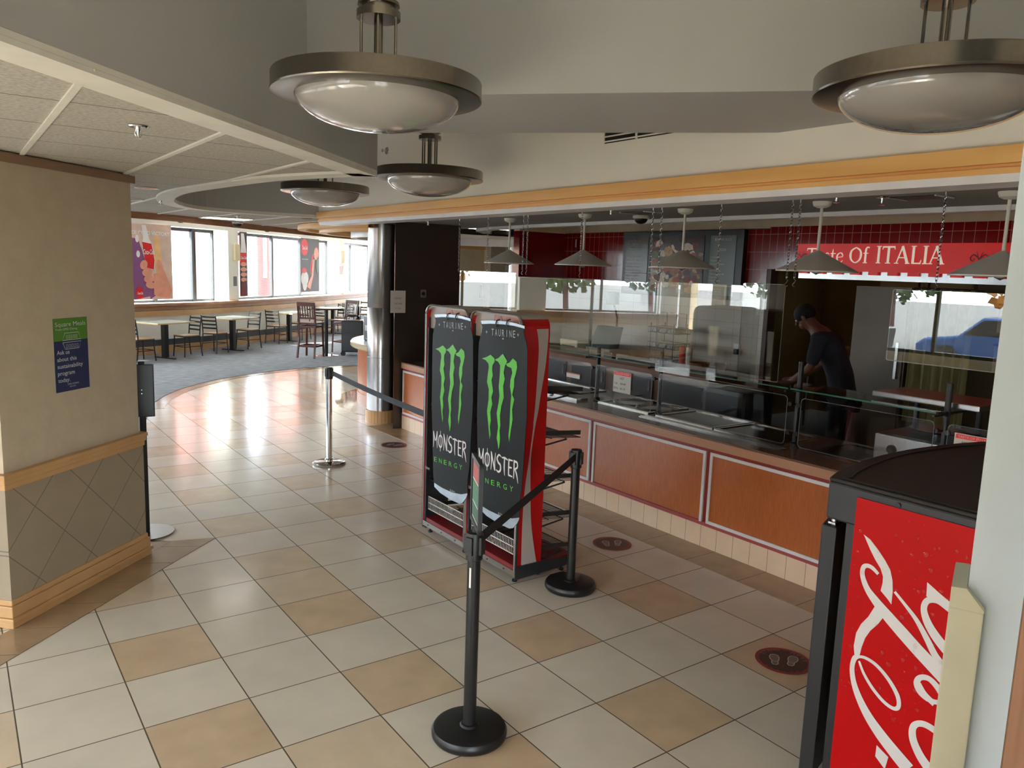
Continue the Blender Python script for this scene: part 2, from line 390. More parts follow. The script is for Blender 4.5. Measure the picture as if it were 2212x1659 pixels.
# border strip along the counter, diagonal strip round the pillar
b = MB(); b.box(6*T, KX, -9, 4.15, .0, .003); struct(b, 'trim_1', M_bord)
PD = Vector((0.7218, 0.6921, 0)).normalized(); PO = Vector((-1.33, 0.0, 0))   # front face of the pillar
PN = Vector((PD.y, -PD.x, 0))
PF = Matrix(((PD.x, PN.x, 0, PO.x), (PD.y, PN.y, 0, PO.y), (0, 0, 1, 0), (0, 0, 0, 1)))  # local: x along face, y out towards the room, z up
bm_ = MB()
for k in range(-4, 5):
    x0 = k*.33; x1 = min(x0+.33, 1.55)
    if x0 < 1.5: bm_.prism([(x0+.09+.004, .255), (x1+.09-.004 if x1 < 1.54 else 1.6, .255), (x1-.004 if x1 < 1.54 else 1.45, 0), (x0+.004, 0)], 0, .003)
for k in range(3): bm_.prism([(1.20, -k*.36-.003), (1.45 if k == 0 else 1.30, -k*.36-.003), (1.30, -(k+1)*.36), (1.20, -(k+1)*.36)], 0, .003)
bg_ = MB(); bg_.prism([(-1.2, .255), (1.6, .255), (1.45, 0), (1.30, -1.08), (1.20, -1.08), (1.2, 0), (-1.3, 0)], 0, .0015); o = struct(bg_, 'trim_21', mat('grout_dark', C(96, 80, 62), .9)); o.matrix_world = PF
o = struct(bm_, 'trim_2', mat('floor_border_plain', C(166, 140, 112), .15, var=.12, scale=6)); o.matrix_world = PF
# carpet of the dining area
cp = arc(CC[0], CC[1], 4.48, 72, 165, 30)
cp = cp[::1] + [(-.1, 3.6), (-1.0, 1.2), (-1.45, -.1), (-3.2, -1.2), (-9, -1.2), (-9, 22), (16, 22), (16, 6.2), (8, 7.5)]
b = MB(); b.prism(cp, .001, .009); tag(struct(b, 'floor', M_carpet), kind='structure')
b = MB(); inner = arc(CC[0], CC[1], 4.30, 72, 165, 30); outer = arc(CC[0], CC[1], 4.48, 72, 165, 30)
b.prism(outer+inner[::-1], 0, .004); struct(b, 'trim_3', M_bord)
b = MB(); b.prism(arc(CC[0], CC[1], 1.98, 120, 262, 40)+arc(CC[0], CC[1], 1.4, 262, 120, 20), 0, .004); struct(b, 'trim_4', M_gloss)

# ---- ceilings
WP = [(-7.0, 8.4), (-4.0, 10.2), (-1.0, 11.7), (1.55, 12.7), (3.30, 13.66), (4.15, 14.28), (5.55, 15.45), (7.54, 17.3), (8.66, 18.45), (12, 22)]
WOUT = [(x-.22, y+.30) for x, y in WP]
ZC = 2.57
K = (0.561, -0.598)
wellL = [(-6.5, -7.66), K]
curve = [(.44, -.37), (.25, .2), (.141, 1.07), (.086, 1.92), (.196, 2.80), (.425, 3.50), (.78, 3.98), (1.375, 4.10), (2.05, 4.02)]
# smooth the curve
def cat(P, n=5):
    P = [Vector(p) for p in P]; Q = []
    for i in range(len(P)-1):
        p0 = P[max(i-1, 0)]; p1 = P[i]; p2 = P[i+1]; p3 = P[min(i+2, len(P)-1)]
        for k in range(n):
            t = k/n; q = .5*((2*p1)+(p2-p0)*t+(2*p0-5*p1+4*p2-p3)*t*t+(3*p1-p0-3*p2+p3)*t**3); Q.append((q.x, q.y))
    Q.append((P[-1].x, P[-1].y)); return Q
well = wellL+cat([K]+curve)[1:]
trimline = [(-9, 3.2), (-3, 4.4), (0.31, 5.55), (1.2, 6.1), (2.1, 6.95), (3.39, 8.13), (5.2, 9.55), (7.2, 11.0), (11, 13.4)]
tl = cat(trimline, 4)
b = MB()
# acoustic ceiling: strip between the well edge and the dining trim line
def face_poly(b, pts, z):
    vs = [b.b.verts.new((x, y, z)) for x, y in pts]; b.face(vs)
poly = [(-6.95, -7.66)]+well+[(2.05, 4.6), (4.9, 5.3), (8, 6.5), (11, 8.0)]+tl[::-1]
face_poly(b, poly, ZC+.012)
bmesh.ops.triangulate(b.b, faces=b.b.faces[:])
struct(b, 'ceiling', M_act)
# white grid bars every 0.6 m
b = MB()
def inside(x, y, P):
    c = False
    for i in range(len(P)):
        x1, y1 = P[i]; x2, y2 = P[(i+1) % len(P)]
        if (y1 > y) != (y2 > y) and x < (x2-x1)*(y-y1)/(y2-y1)+x1: c = not c
    return c
for k in range(-12, 16):
    x = -1.15+.6*k; y = -8.0; st = None
    while y < 14:
        ins = inside(x, y, poly)
        if ins and st is None: st = y
        if (not ins) and st is not None: b.box(x-.012, x+.012, st, y, ZC+.004, ZC+.0125); st = None
        y += .05
b2 = b; struct(b2, 'trim_5', M_tbar)
# bulkhead lip and well walls
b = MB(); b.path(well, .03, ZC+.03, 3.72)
l_ = MB(); l_.path(well, .15, ZC-.004, ZC+.10, off=.001); struct(l_, 'trim_20', M_tbar)
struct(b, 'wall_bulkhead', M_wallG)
# sloped beam across the well
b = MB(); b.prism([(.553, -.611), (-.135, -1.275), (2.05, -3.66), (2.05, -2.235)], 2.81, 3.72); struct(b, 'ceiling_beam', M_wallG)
b = MB(); b.box(-7.2, 3.3, -9.5, 4.6, 3.70, 3.80); struct(b, 'ceiling', M_wall)
b = MB(); b.prism([(-7.35, -9.6), (17.2, -9.6), (17.2, 22.4), (12, 22.4)]+[(x-.35, y+.48) for x, y in WP[::-1]], 3.81, 3.95); struct(b, 'ceiling_roof', M_wall)
# wall above the counter opening with vent slot left plain
b = MB(); b.box(2.05, 2.22, -9, 4.02, 2.50, 3.72); struct(b, 'wall_header', M_wall)
# wood trim on the header
b = MB(); b.box(2.015, 2.05, -9, 4.0, 2.558, 2.630); b.box(2.042, 2.05, -9, 4.0, 2.543, 2.558); b.box(2.028, 2.05, -9, 4.0, 2.517, 2.543)
struct(b, 'trim_6', M_wood, bevel=.002)
b = MB(); b.box(2.032, 2.24, -9, 3.95, 2.482, 2.517); struct(b, 'trim_7', M_whtrim)
# dining crown trim and upper zone ceiling
b = MB(); b.path(tl, .05, ZC-.035, ZC+.05, off=0); b.path(tl, .03, ZC-.065, ZC-.035, off=.03); struct(b, 'trim_8', M_woodb)
b = MB(); b.path(tl, .12, ZC-.02, 3.0, off=.05); struct(b, 'wall_soffit', M_wall)
b = MB(); b.prism([(-7.0, 3.0)]+[q for q in tl if q[0] > -6.9]+[(16, 14), (16, 22), (12, 22)]+WOUT[::-1], 2.93, 2.98)
struct(b, 'ceiling', M_wall)
# round wood soffits over the round counter
for r0, r1, z0, z1, a0, a1, nm in ((2.51, 2.40, 2.50, 2.565, -25, 208, 'trim_9'), (2.21, 2.10, 2.47, 2.54, -25, 204, 'trim_10')):
    b = MB(); b.lathe([(r1, z0), (r0, z0), (r0, z1), (r1, z1)], (CC[0], CC[1], 0), 60, closed=True, sm=False, a0=math.radians(a0), a1=math.radians(a1)); struct(b, nm, M_wood)
b = MB(); b.lathe([(0, 2.545), (2.45, 2.545), (2.45, 2.575), (0, 2.575)], (CC[0], CC[1], 0), 60, sm=False, a0=math.radians(-8), a1=math.radians(206)); struct(b, 'ceiling_soffit', M_wall)
b = MB(); b.lathe([(1.68, 2.42), (1.76, 2.42), (1.76, 2.54), (1.68, 2.54)], (CC[0], CC[1], 0), 60, closed=True, sm=False, a0=math.radians(-25), a1=math.radians(204)); struct(b, 'trim_11', M_whtrim)

# ---- serving area ceilings and walls
ZS = 2.58
M_sgrey = mat('serving_ceiling_grey', C(150, 146, 142), .7, var=.02)
b = MB(); b.prism([(2.2, -9), (4.07, -9), (4.07, 1.2), (4.10, 2.6), (4.2, 3.6), (4.35, 4.2), (4.3, 4.6), (2.2, 4.6)], ZS, ZS+.06); struct(b, 'ceiling_serving', M_sgrey)
b = MB(); b.path([(4.07, -9), (4.07, 1.2), (4.10, 2.6), (4.2, 3.6), (4.42, 4.3), (4.9, 4.8)], .10, ZS-.035, ZS+.30, off=-.10); struct(b, 'trim_12', M_whtrim)
b = MB(); b.box(4.0, 17, -9.5, 12.0, 3.05, 3.15); struct(b, 'ceiling_kitchen', M_wall)
# back wall of the serving bay with the kitchen opening (Y < 1.06)
XB = 6.5; YO = 1.06
b = MB(); b.box(XB, XB+.14, YO, 4.9, 0, 1.94); struct(b, 'wall_back', M_whtile)
b = MB(); b.box(XB-.004, XB+.14, YO, 4.9, 1.94, 2.632); b.box(XB-.004, XB+.14, -9, YO, 2.16, 2.655); struct(b, 'wall_back_tile', M_redtile)
b = MB(); b.box(XB, XB+.14, -9, 4.9, 2.64, 3.06); struct(b, 'wall_back_upper', M_beige)
b = MB(); b.box(XB, XB+.14, YO-.06, YO, 0, 2.16); struct(b, 'wall_jamb', mat('jamb_dark', C(82, 62, 52), .5))
b = MB(); b.box(5.6, 6.64, 4.9, 5.05, 1.94, 2.63); struct(b, 'wall_side_tile', M_redtileS)
b = MB(); b.box(5.6, 6.64, 4.902, 5.05, 0, 1.94); b.box(5.6, 6.64, 4.9, 5.05, 2.63, 3.06); struct(b, 'wall_side', M_cream)
# kitchen beyond
b = MB(); b.box(9.6, 9.75, -9, 2.4, 0, 3.05); struct(b, 'wall_kitchen', M_kwall)
b = MB(); b.box(XB+.14, 9.6, 2.3, 2.45, 0, 3.05); struct(b, 'wall_kitchen_side', M_kwall)
# dark panel wall at the left end of the counter
b = MB(); b.prism([(2.965, 3.86), (3.90, 3.86), (3.94, 4.02), (3.20, 4.30)], 0, 2.60); struct(b, 'wall_panel', M_darksteel)
# far room seen through the gap
b = MB(); b.box(8.0, 9.6, 11.9, 12.05, 0, 3.0); struct(b, 'wall_far_left', M_cream)
b = MB(); b.box(9.6, 10.05, 11.6, 12.05, 0, 3.0); struct(b, 'wall_far_pier', M_beige)
b = MB(); b.box(10.05, 14, 12.6, 12.75, 0, 3.05); struct(b, 'wall_far_right', M_cream)
b = MB(); b.box(8.0, 9.65, 11.82, 11.9, 2.50, 2.58); b.box(10.05, 14, 12.52, 12.6, 2.40, 2.48); b.box(8.0, 9.65, 11.84, 11.9, .86, .98); struct(b, 'trim_13', M_wood)

# ---- window wall (curved on plan), left glazed wall, back and right walls
WP = [(-7.0, 8.4), (-4.0, 10.2), (-1.0, 11.7), (1.55, 12.7), (3.30, 13.66), (4.15, 14.28), (5.55, 15.45), (7.54, 17.3), (8.66, 18.45), (12, 22)]
b = MB(); b.path(WP, .60, 0, 1.06); b.path(WP, .60, 2.70, 3.8)
def lerp(a, c, t): return (a[0]+(c[0]-a[0])*t, a[1]+(c[1]-a[1])*t)
piers = [((-7.0, 8.4), lerp(WP[0], WP[1], .12)), (lerp(WP[0], WP[1], .93), lerp(WP[1], WP[2], .12)), (lerp(WP[1], WP[2], .93), lerp(WP[2], WP[3], .10)), ((3.86, 14.07), (4.15, 14.28)), ((8.40, 18.18), (8.66, 18.45)), ((11.2, 21.1), (12, 22))]
for a, c in piers: b.seg(a, c, .60, 1.06, 2.70)
struct(b, 'wall_far', M_wall)
# ledge, rail and base board on the window wall
b = MB(); b.path(WP, .10, 1.02, 1.075, off=-.10); b.path(WP, .05, .93, 1.02, off=-.05); struct(b, 'trim_14', M_woodb, bevel=.004)
b = MB(); b.path(WP, .035, .80, .92, off=-.035); struct(b, 'trim_15', M_woodrail)
b = MB(); b.path(WP, .03, 0, .13, off=-.03); b.path(WP, .045, .13, .17, off=-.045); struct(b, 'baseboard_far', M_woodrail)
b = MB(); b.path(WP, .01, .17, .30, off=-.012); struct(b, 'trim_16', mat('dark_base_strip', C(70, 72, 78), .6))
win_n = [0]
def window(spans, label=None):
    """glazed openings between the piers: frame bars and one pane for each span of points p0-p1"""
    win_n[0] += 1; nm = 'window_%d' % win_n[0]
    f = MB()
    for p0, p1 in spans:
        d = (Vector(p1)-Vector(p0)).normalized()
        f.seg(p0, p1, .06, 1.06, 1.11, off=.42); f.seg(p0, p1, .06, 2.63, 2.70, off=.42)
        for q in (p0, p1):
            q = Vector(q); a = q-d*.03; c = q+d*.03; f.seg((a.x, a.y), (c.x, c.y), .07, 1.06, 2.70, off=.415)
    o = struct(f, nm, M_charcoal)
    for p0, p1 in spans:
        g = MB(); g.seg(p0, p1, .006, 1.11, 2.63, off=.448); build(g, 'pane', M_window, o)
        mid = Vector(lerp(p0, p1, .5)); d = (Vector(p1)-Vector(p0)); n_ = Vector((d.y, -d.x))
        portal('daylight_opening', (mid.x-n_.normalized().x*.62, mid.y-n_.normalized().y*.62, 1.88), (n_.x, n_.y, 0), d.length, 1.64)
window([(lerp(WP[0], WP[1], .12), lerp(WP[0], WP[1], .52)), (lerp(WP[0], WP[1], .52), lerp(WP[0], WP[1], .93))])
window([(lerp(WP[1], WP[2], .12), lerp(WP[1], WP[2], .52)), (lerp(WP[1], WP[2], .52), lerp(WP[1], WP[2], .93))])
W1a = lerp(WP[2], WP[3], .10); W1b = (1.55, 12.7); W1c = fl(368, 762)
window([(W1a, (1.0, 12.5)), ((1.0, 12.5), (2.33, 13.12)), ((2.33, 13.12), (3.30, 13.66)), ((3.30, 13.66), (3.86, 14.07))])
window([((4.15, 14.28), (4.55, 14.61)), ((4.55, 14.61), (5.85, 15.73)), ((5.85, 15.73), (7.05, 16.85)), ((7.05, 16.85), (8.40, 18.18))])
window([((8.66, 18.45), (9.9, 19.75)), ((9.9, 19.75), (11.2, 21.1))])
# left wall: sill, head and piers with wide glass between
LX = -7.0
b = MB(); b.box(LX-.25, LX, -9.5, 8.4, 0, .75); b.box(LX-.25, LX, -9.5, 8.4, 2.45, 3.8)
b.box(LX-.25, LX, -9.5, -5.85, .75, 2.45)
for y in (-2.9, .4, 3.7, 7.0, 8.0): b.box(LX-.25, LX, y, y+.35, .75, 2.45)
struct(b, 'wall_left', M_cream)
for y in (-5.85, -2.55, .75, 4.05):
    win_n[0] += 1
    f = MB(); y1 = y+2.95
    for a, c in ((y, y+.06), ((y+y1)/2-.03, (y+y1)/2+.03), (y1-.06, y1)): f.box(LX-.16, LX-.09, a, c, .75, 2.45)
    f.box(LX-.16, LX-.09, y, y1, .75, .81); f.box(LX-.16, LX-.09, y, y1, 2.39, 2.45)
    o = struct(f, 'window_%d' % win_n[0], M_charcoal)
    g = MB(); g.box(LX-.128, LX-.122, y, y1, .8, 2.4); build(g, 'pane', M_window, o)
    portal('daylight_opening', (LX-.3, (y+y1)/2, 1.6), (1, 0, 0), 2.95, 1.7)
# wall behind the camera with an entrance glazing
b = MB(); b.box(LX, -4.6, -9.5, -9.3, 0, 3.8); b.box(-4.6, -2.02, -9.5, -9.3, 2.1, 3.8); b.box(-2.02, 17, -9.5, -9.3, 0, 3.8); struct(b, 'wall_rear', M_wall)
f = MB()
for x in (-4.6, -3.35, -2.10): f.box(x, x+.08, -9.46, -9.36, 0, 2.1)
f.box(-4.6, -2.02, -9.46, -9.36, 2.02, 2.1); f.box(-4.6, -2.02, -9.46, -9.36, 0, .1)
o = struct(f, 'door_1', M_charcoal); g = MB(); g.box(-4.6, -2.02, -9.415, -9.409, .1, 2.02); build(g, 'pane', M_window, o)
portal('daylight_opening', (-3.3, -9.6, 1.05), (0, 1, 0), 2.6, 2.1)
b = MB(); b.box(16.9, 17.1, -9.5, 22, 0, 3.8); struct(b, 'wall_right', M_wall)
# upright wall end close by on the right, its corner guard and a wood strip
Q = CAM + (ray(2150, 800))*1.60
RX, RY = Q.x, Q.y
dq = Vector((Q.x-CAM.x, Q.y-CAM.y, 0)).normalized(); sq = Vector((dq.y, -dq.x, 0))   # sq: to the right as seen
FQ = Matrix(((sq.x, dq.x, 0, RX), (sq.y, dq.y, 0, RY), (0, 0, 1, 0), (0, 0, 0, 1)))
b = MB(); b.box(0, .75, 0, .14, 0, 3.69, FQ); struct(b, 'wall_end', M_wallB)
b = MB()
gz = 1.418
gp = [(-.028, -.02), (.035, -.02), (.035, .0), (.0, .0), (.0, .15), (-.028, .15)]
b.box(-.030, .034, -.025, .15, 0, gz-.035, FQ, bev=.003)
bt = [(-.030, gz-.035), (.034, gz-.035), (.034, gz-.03), (-.002, gz+.012), (-.030, gz+.010)]
Mx = FQ @ Matrix(((1, 0, 0, 0), (0, 0, -1, 0.15), (0, 1, 0, 0), (0, 0, 0, 1)))
b.prism(bt, 0, .175, Mx)
struct(b, 'trim_17', mat('cream_corner_guard', C(196, 196, 174), .45))

Q2 = CAM+ray(2190, 1475)*1.25
F2 = Matrix(((sq.x, dq.x, 0, Q2.x), (sq.y, dq.y, 0, Q2.y), (0, 0, 1, 0), (0, 0, 0, 1)))
b = MB(); b.box(0, .35, 0, .045, 0, 2.3, F2); struct(b, 'door_2', mat('oak_door', C(122, 84, 58), .5, col2=C(146, 104, 76), scale=6, stretch=(6, 6, .3)))
# ================================================================== OUTSIDE
b = MB(); b.box(-80, 80, -60, 90, -.30, -.12); struct(b, 'ground', M_asph)
def brick(name, label, x0, y0, x1, y1, h, dep=3.0):
    t = thing(name, label, 'building', ((x0+x1)/2, (y0+y1)/2, -.12))
    d = Vector((x1-x0, y1-y0, 0)); n_ = Vector((-d.y, d.x, 0)).normalized()
    m = MB(); m.prism([(x0, y0), (x1, y1), (x1+n_.x*dep, y1+n_.y*dep), (x0+n_.x*dep, y0+n_.y*dep)], -.12, h); build(m, 'wall', M_brick, t)
    m = MB(); m.prism([(x0-n_.x*.1, y0-n_.y*.1), (x1-n_.x*.1, y1-n_.y*.1), (x1+n_.x*.3, y1+n_.y*.3), (x0+n_.x*.3, y0+n_.y*.3)], h, h+.3); build(m, 'parapet', M_asph, t)
    for k in range(3):
        a = Vector((x0, y0, 0))+d*(.2+.28*k)-n_*.03; e = a+d*.10
        m = MB(); m.prism([(a.x, a.y), (e.x, e.y), (e.x+n_.x*.1, e.y+n_.y*.1), (a.x+n_.x*.1, a.y+n_.y*.1)], 1.2, 3.2); build(m, 'window', mat('exterior_window', C(120, 132, 150), .1), t)
    return t
def outp(px, t): q = CAM+ray(px, 600)*t; return q.x, q.y
brick('brick_building', 'red brick building beyond the double window in the middle', *outp(556, 38), *outp(634, 34), 9)
brick('brick_building', 'narrow strip of red brick building beyond the leftmost window', *outp(352, 36), *outp(379, 34), 9)
brick('brick_building', 'red brick building beyond the window next to the chrome column', *outp(772, 60), *outp(800, 56), 9)
brick('brick_building', 'long brick building outside the left windows, seen mirrored in the hanging shields', -42.0, 9.0, -42.0, -30.0, 4.2, 8.0)
def tree(x, y, h, m, label, seed):
    t = thing('street_tree', label, 'tree', (x, y, -.12), 'trees outside the left windows'); r = random.Random(seed)
    b = MB(); b.tube([(x, y, -.12), (x+.1, y, 1.2), (x, y+.1, h*.55), (x, y, h*.8)], .12, 8); build(b, 'trunk', M_mahog, t)
    b = MB()
    for k in range(1500):
        a = r.uniform(0, 2*PI); u = r.uniform(-1, 1); rr = r.random()**.4; q = math.sqrt(1-u*u)
        c = Vector((x+1.9*rr*q*math.cos(a), y+1.9*rr*q*math.sin(a), h*.62+h*.40*rr*u)); d = Vector((r.uniform(-1, 1), r.uniform(-1, 1), r.uniform(-1, 1))).normalized(); e = d.orthogonal().normalized(); w_ = r.uniform(.08, .17)
        b.face([b.b.verts.new(c+d*w_), b.b.verts.new(c+e*w_), b.b.verts.new(c-d*w_), b.b.verts.new(c-e*w_)])
    build(b, 'foliage', m, t)
M_lfa = mat('autumn_leaves', C(196, 132, 52), .8, var=.4, scale=2); M_lfg = mat('green_leaves', C(62, 84, 48), .8, var=.4, scale=2)
for i, (x, y, h, m) in enumerate([(-19, -4.5, 5.2, M_lfa), (-20, .5, 5.0, M_lfg), (-18, 4.5, 4.6, M_lfa), (-19, 9.5, 5.4, M_lfg), (-20, 15.0, 5.0, M_lfg), (-18, 20.0, 5.2, M_lfg), (-13.5, 20.5, 4.8, M_lfg), (-8.5, 23.0, 4.6, M_lfa)]):
    tree(x, y, h, m, ['orange autumn tree nearest the street corner outside the left windows', 'dark green tree behind the silver car', 'orange autumn tree behind the blue car', 'dark green tree behind the dark car', 'dark green tree past the dark car, outside the corner window', 'tall dark green tree farthest along the street outside', 'dark green tree outside the curved window wall, left one', 'orange autumn tree outside the curved window wall, right one'][i], i)
def car(x, y, m, label):
    t = thing('parked_car', label, 'car', (x, y, -.12), 'cars parked outside the left windows')
    Mx_ = Matrix(((0, 0, 1, x-.85), (1, 0, 0, y), (0, 1, 0, -.12), (0, 0, 0, 1)))
    b = MB(); b.prism([(-2.1, .30), (2.1, .30), (2.15, .62), (1.9, .78), (1.1, .90), (.55, 1.38), (-1.1, 1.42), (-1.75, .98), (-2.15, .88)], 0, 1.7, Mx_); build(b, 'body', m, t, bevel=.06)
    b = MB(); b.prism([(.98, .93), (.50, 1.32), (-.10, 1.34), (-.10, .93)], -.01, 1.71, Mx_); b.prism([(-.18, .93), (-.18, 1.34), (-1.05, 1.36), (-1.5, .98)], -.01, 1.71, Mx_); build(b, 'side_window', M_black, t)
    for yy in (-1.35, 1.35):
        for xx in (-.86, .66): b = MB(); b.cyl((x+xx, y+yy, .20), (x+xx+.22, y+yy, .20), .32, 20); build(b, 'wheel', M_black, t)
car(-13.5, -2.0, mat('car_silver', C(150, 154, 160), .3, .6), 'silver car parked nearest outside the left windows'); car(-13.8, 3.4, mat('car_blue', C(40, 70, 120), .3, .3), 'blue car parked in the middle outside'); car(-13.6, 9.0, mat('car_dark', C(46, 48, 52), .3, .3), 'dark car parked farthest outside')

# ================================================================== SERVING COUNTER
t = thing('serving_counter', 'long serving counter with cherry panels, white trim and granite top', 'counter', (KX+.4, -1.0, 0))
Y0, Y1 = -6.0, 3.845
b = MB(); b.box(KX+.012, KX+.9, Y0, Y1, .17, .78); build(b, 'body', M_red, t)
b = MB(); b.box(KX+.02, KX+.88, Y0, Y1, 0, .17); b.box(KX+.006, KX+.03, Y0, Y1, 0, .168); build(b, 'kick_tiles', M_kick, t)
ys = [(2.86, 3.82), (1.55, 2.82), (.247, 1.51), (-1.067, .207), (-2.385, -1.109), (-3.70, -2.425), (-5.02, -3.74)]
for y0, y1 in ys:
    b = MB(); b.box(KX+.006, KX+.014, y0+.02, y1-.02, .205, .735); pnl = build(b, 'panel', M_lam, t)
    b = MB(); e = .024
    lo_ = .195 if y0 == -1.067 else .195+e
    for q in ((y0, y1, .724, .748), (y0, y0+e, lo_, .724), (y1-e, y1, lo_, .724)): b.box(KX-.002, KX+.014, *q)
    if y0 != -1.067: b.box(KX-.002, KX+.014, y0, y1, .195, .195+e)
    build(b, 'panel_trim', M_whtrim, t)
b = MB(); b.box(KX-.012, KX+.05, Y0, Y1, .775, .838); build(b, 'edge_band', M_edge, t)
b = MB(); b.box(KX-.010, KX+.90, Y0, Y1, .838, .852); build(b, 'countertop', M_top, t, bevel=.003)
b = MB(); b.box(KX+.001, KX+.012, Y0, Y1, .17, .20); build(b, 'lower_strip', mat('muted_red_strip', C(176, 84, 84), .35), t)

# hot and cold wells set in the counter: thin steel frames with dark basins
M_basin = mat('well_steel', C(120, 122, 124), .22, 1., var=.1, scale=10)
def well_unit(y0, y1, kind, label, x0=KX+.30, x1=KX+.82):
    t = thing('food_well', label, 'food well', ((x0+x1)/2, (y0+y1)/2, .852), 'food wells along the counter')
    b = MB(); z = .852; e = .022
    b.box(x0, x1, y0, y0+e, z, z+.010); b.box(x0, x1, y1-e, y1, z, z+.010); b.box(x0, x0+e, y0+e, y1-e, z, z+.010); b.box(x1-e, x1, y0+e, y1-e, z, z+.010)
    build(b, 'rim', M_chrome, t)
    b = MB(); b.box(x0+e, x1-e, y0+e, y1-e, z+.0005, z+.003)
    if kind == 'pan': build(b, 'basin', M_basin, t)
    elif kind == 'dark': build(b, 'basin', mat('dark_basin', C(38, 32, 30), .12), t)
    else:
        build(b, 'deck', M_basin, t)
        for k in range(2):
            cy = y0+(y1-y0)*(.28+.45*k); cx = (x0+x1)/2+.02
            b = MB(); b.lathe([(0, .0035), (.15, .0035), (.165, .016), (.178, .014), (.185, .004)], (cx, cy, z), 28); build(b, 'round_well', M_steel, t)
    return t
well_unit(.95, 2.2, 'pan', 'steel well in the counter right behind the near display rack')
well_unit(-.15, .50, 'round', 'steel deck with two round soup wells between the first sneeze guard posts')
well_unit(-.86, -.24, 'pan', 'bright flat pan well in front of the dark equipment box')
well_unit(-1.50, -.88, 'dark', 'dark basin well just left of the tall middle guard post')
well_unit(-2.09, -1.72, 'dark', 'dark glass-topped well between the middle post and the drinks cooler')
b = MB(); b.box(KX+.14, KX+.24, -1.60, -.20, .852, .858); b.box(KX+.16, KX+.17, -1.60, -.20, .858, .864); b.box(KX+.21, KX+.22, -1.60, -.20, .858, .864)
tag(build(b, 'tray_rail', M_steel), 'long bright steel tray strip on the counter front edge', 'tray rail')
b = MB(); b.box(KX+.12, KX+.30, 1.0, 2.2, .852, .862); b.box(KX+.14, KX+.28, .62, 1.3, .852, .874)
tag(build(b, 'steel_tray', M_steel), 'low steel tray on the counter seen beside the near rack', 'tray')

# ---- sneeze guard: posts, lower panels, glass shelf
PX = 3.45
def post(y, top, label, full=True):
    t = thing('guard_post', label, 'post', (PX, y, .852), 'sneeze guard posts')
    b = MB(); b.cyl((PX, y, .852), (PX, y, top), .019, 12); b.lathe([(0, 0), (.032, 0), (.032, .02), (.018, .03), (0, .03)], (PX, y, .852), 16); build(b, 'pole', M_black, t)
    b = MB(); b.box(PX-.055, PX+.02, y-.014, y+.014, 1.255, 1.285); b.bar((PX-.17, y, 1.268), (PX+.24, y, 1.268), .014, .012); b.cyl((PX-.05, y-.024, 1.27), (PX-.05, y+.024, 1.27), .010, 8); build(b, 'clamp', M_black, t)
    for z in (1.16, .95):
        for s_ in (-1, 1):
            b = MB(); b.cyl((PX, y, z), (PX-.045, y+.03*s_, z), .007, 8); b.cyl((PX-.05, y+.035*s_, z), (PX-.03, y+.035*s_, z), .016, 12); build(b, 'knob', M_black, t)
    return t
post(.605, 1.36, 'black guard post on the counter nearest the display racks')
post(-.20, 1.40, 'black guard post on the counter beside the small price sign')
post(-1.56, 1.47, 'tall black guard post in the middle of the counter with side clamps')
post(-2.60, 1.46, 'black guard post at the right behind the drinks cooler')
def pane(name, label, x, y0, y1, z0, z1, m, r=.03, group=None, th=.006):
    """upright sheet with rounded corners"""
    t = thing(name, label, 'glass panel', (x, (y0+y1)/2, z0), group)
    fr = to_frame((x, y0, z0), (0, 1, 0), (0, 0, 1)); W_ = y1-y0; H_ = z1-z0
    pts = []
    for cx, cy, a in ((W_-r, H_-r, 0), (r, H_-r, 90), (r, r, 180), (W_-r, r, 270)): pts += arc(cx, cy, r, a, a+90, 5)
    b = MB(); b.flat(pts, fr, th, -th/2); build(b, 'sheet', m, t)
    inn = [(p[0]*(1-.008/W_)+.004, p[1]*(1-.008/H_)+.004) for p in pts]
    b = MB(); n = len(pts)
    for i in range(n):
        j = (i+1) % n; q = [pts[i], pts[j], inn[j], inn[i]]
        vs = [b.b.verts.new(fr @ Vector((p[0], p[1], th/2+.0008))) for p in q]; b.face(vs)
    build(b, 'edge', mat('bright_glass_edge', C(150, 156, 156), .2, var=.02), t)
    return t
GL = 'lower sneeze guard panels'
pane('sneeze_guard_panel', 'lower clear panel left of the first guard post', PX-.06, .64, 1.5, .87, 1.20, M_plexib, group=GL)
pane('sneeze_guard_panel', 'lower clear panel holding the small red-headed price sign', PX-.06, -.16, .575, .86, 1.20, M_plexib, group=GL)
pane('sneeze_guard_panel', 'longest lower clear panel between the second post and the tall middle post', PX-.06, -1.51, -.235, .86, 1.22, M_plexib, group=GL)
pane('sneeze_guard_panel', 'lower clear panel right of the tall middle post', PX-.06, -2.56, -1.62, .86, 1.22, M_plexib, group=GL)
def shelf(y0, y1, label):
    t = thing('glass_shelf', label, 'glass shelf', (PX, (y0+y1)/2, 1.28), 'flat glass shelves over the counter')
    b = MB(); b.box(PX-.12, PX+.24, y0, y1, 1.278, 1.286); build(b, 'sheet', M_plexi, t)
    b = MB(); b.box(PX-.1215, PX-.1202, y0, y1, 1.277, 1.287); build(b, 'front_edge', mat('green_glass_edge', C(70, 120, 104), .15), t)
shelf(.62, 1.5, 'flat glass shelf behind the racks at the left'); shelf(-.19, .59, 'short flat glass shelf between the first two posts')
shelf(-1.55, -.21, 'long flat glass shelf left of the tall middle post'); shelf(-2.59, -1.57, 'flat glass shelf between the middle post and the cooler')

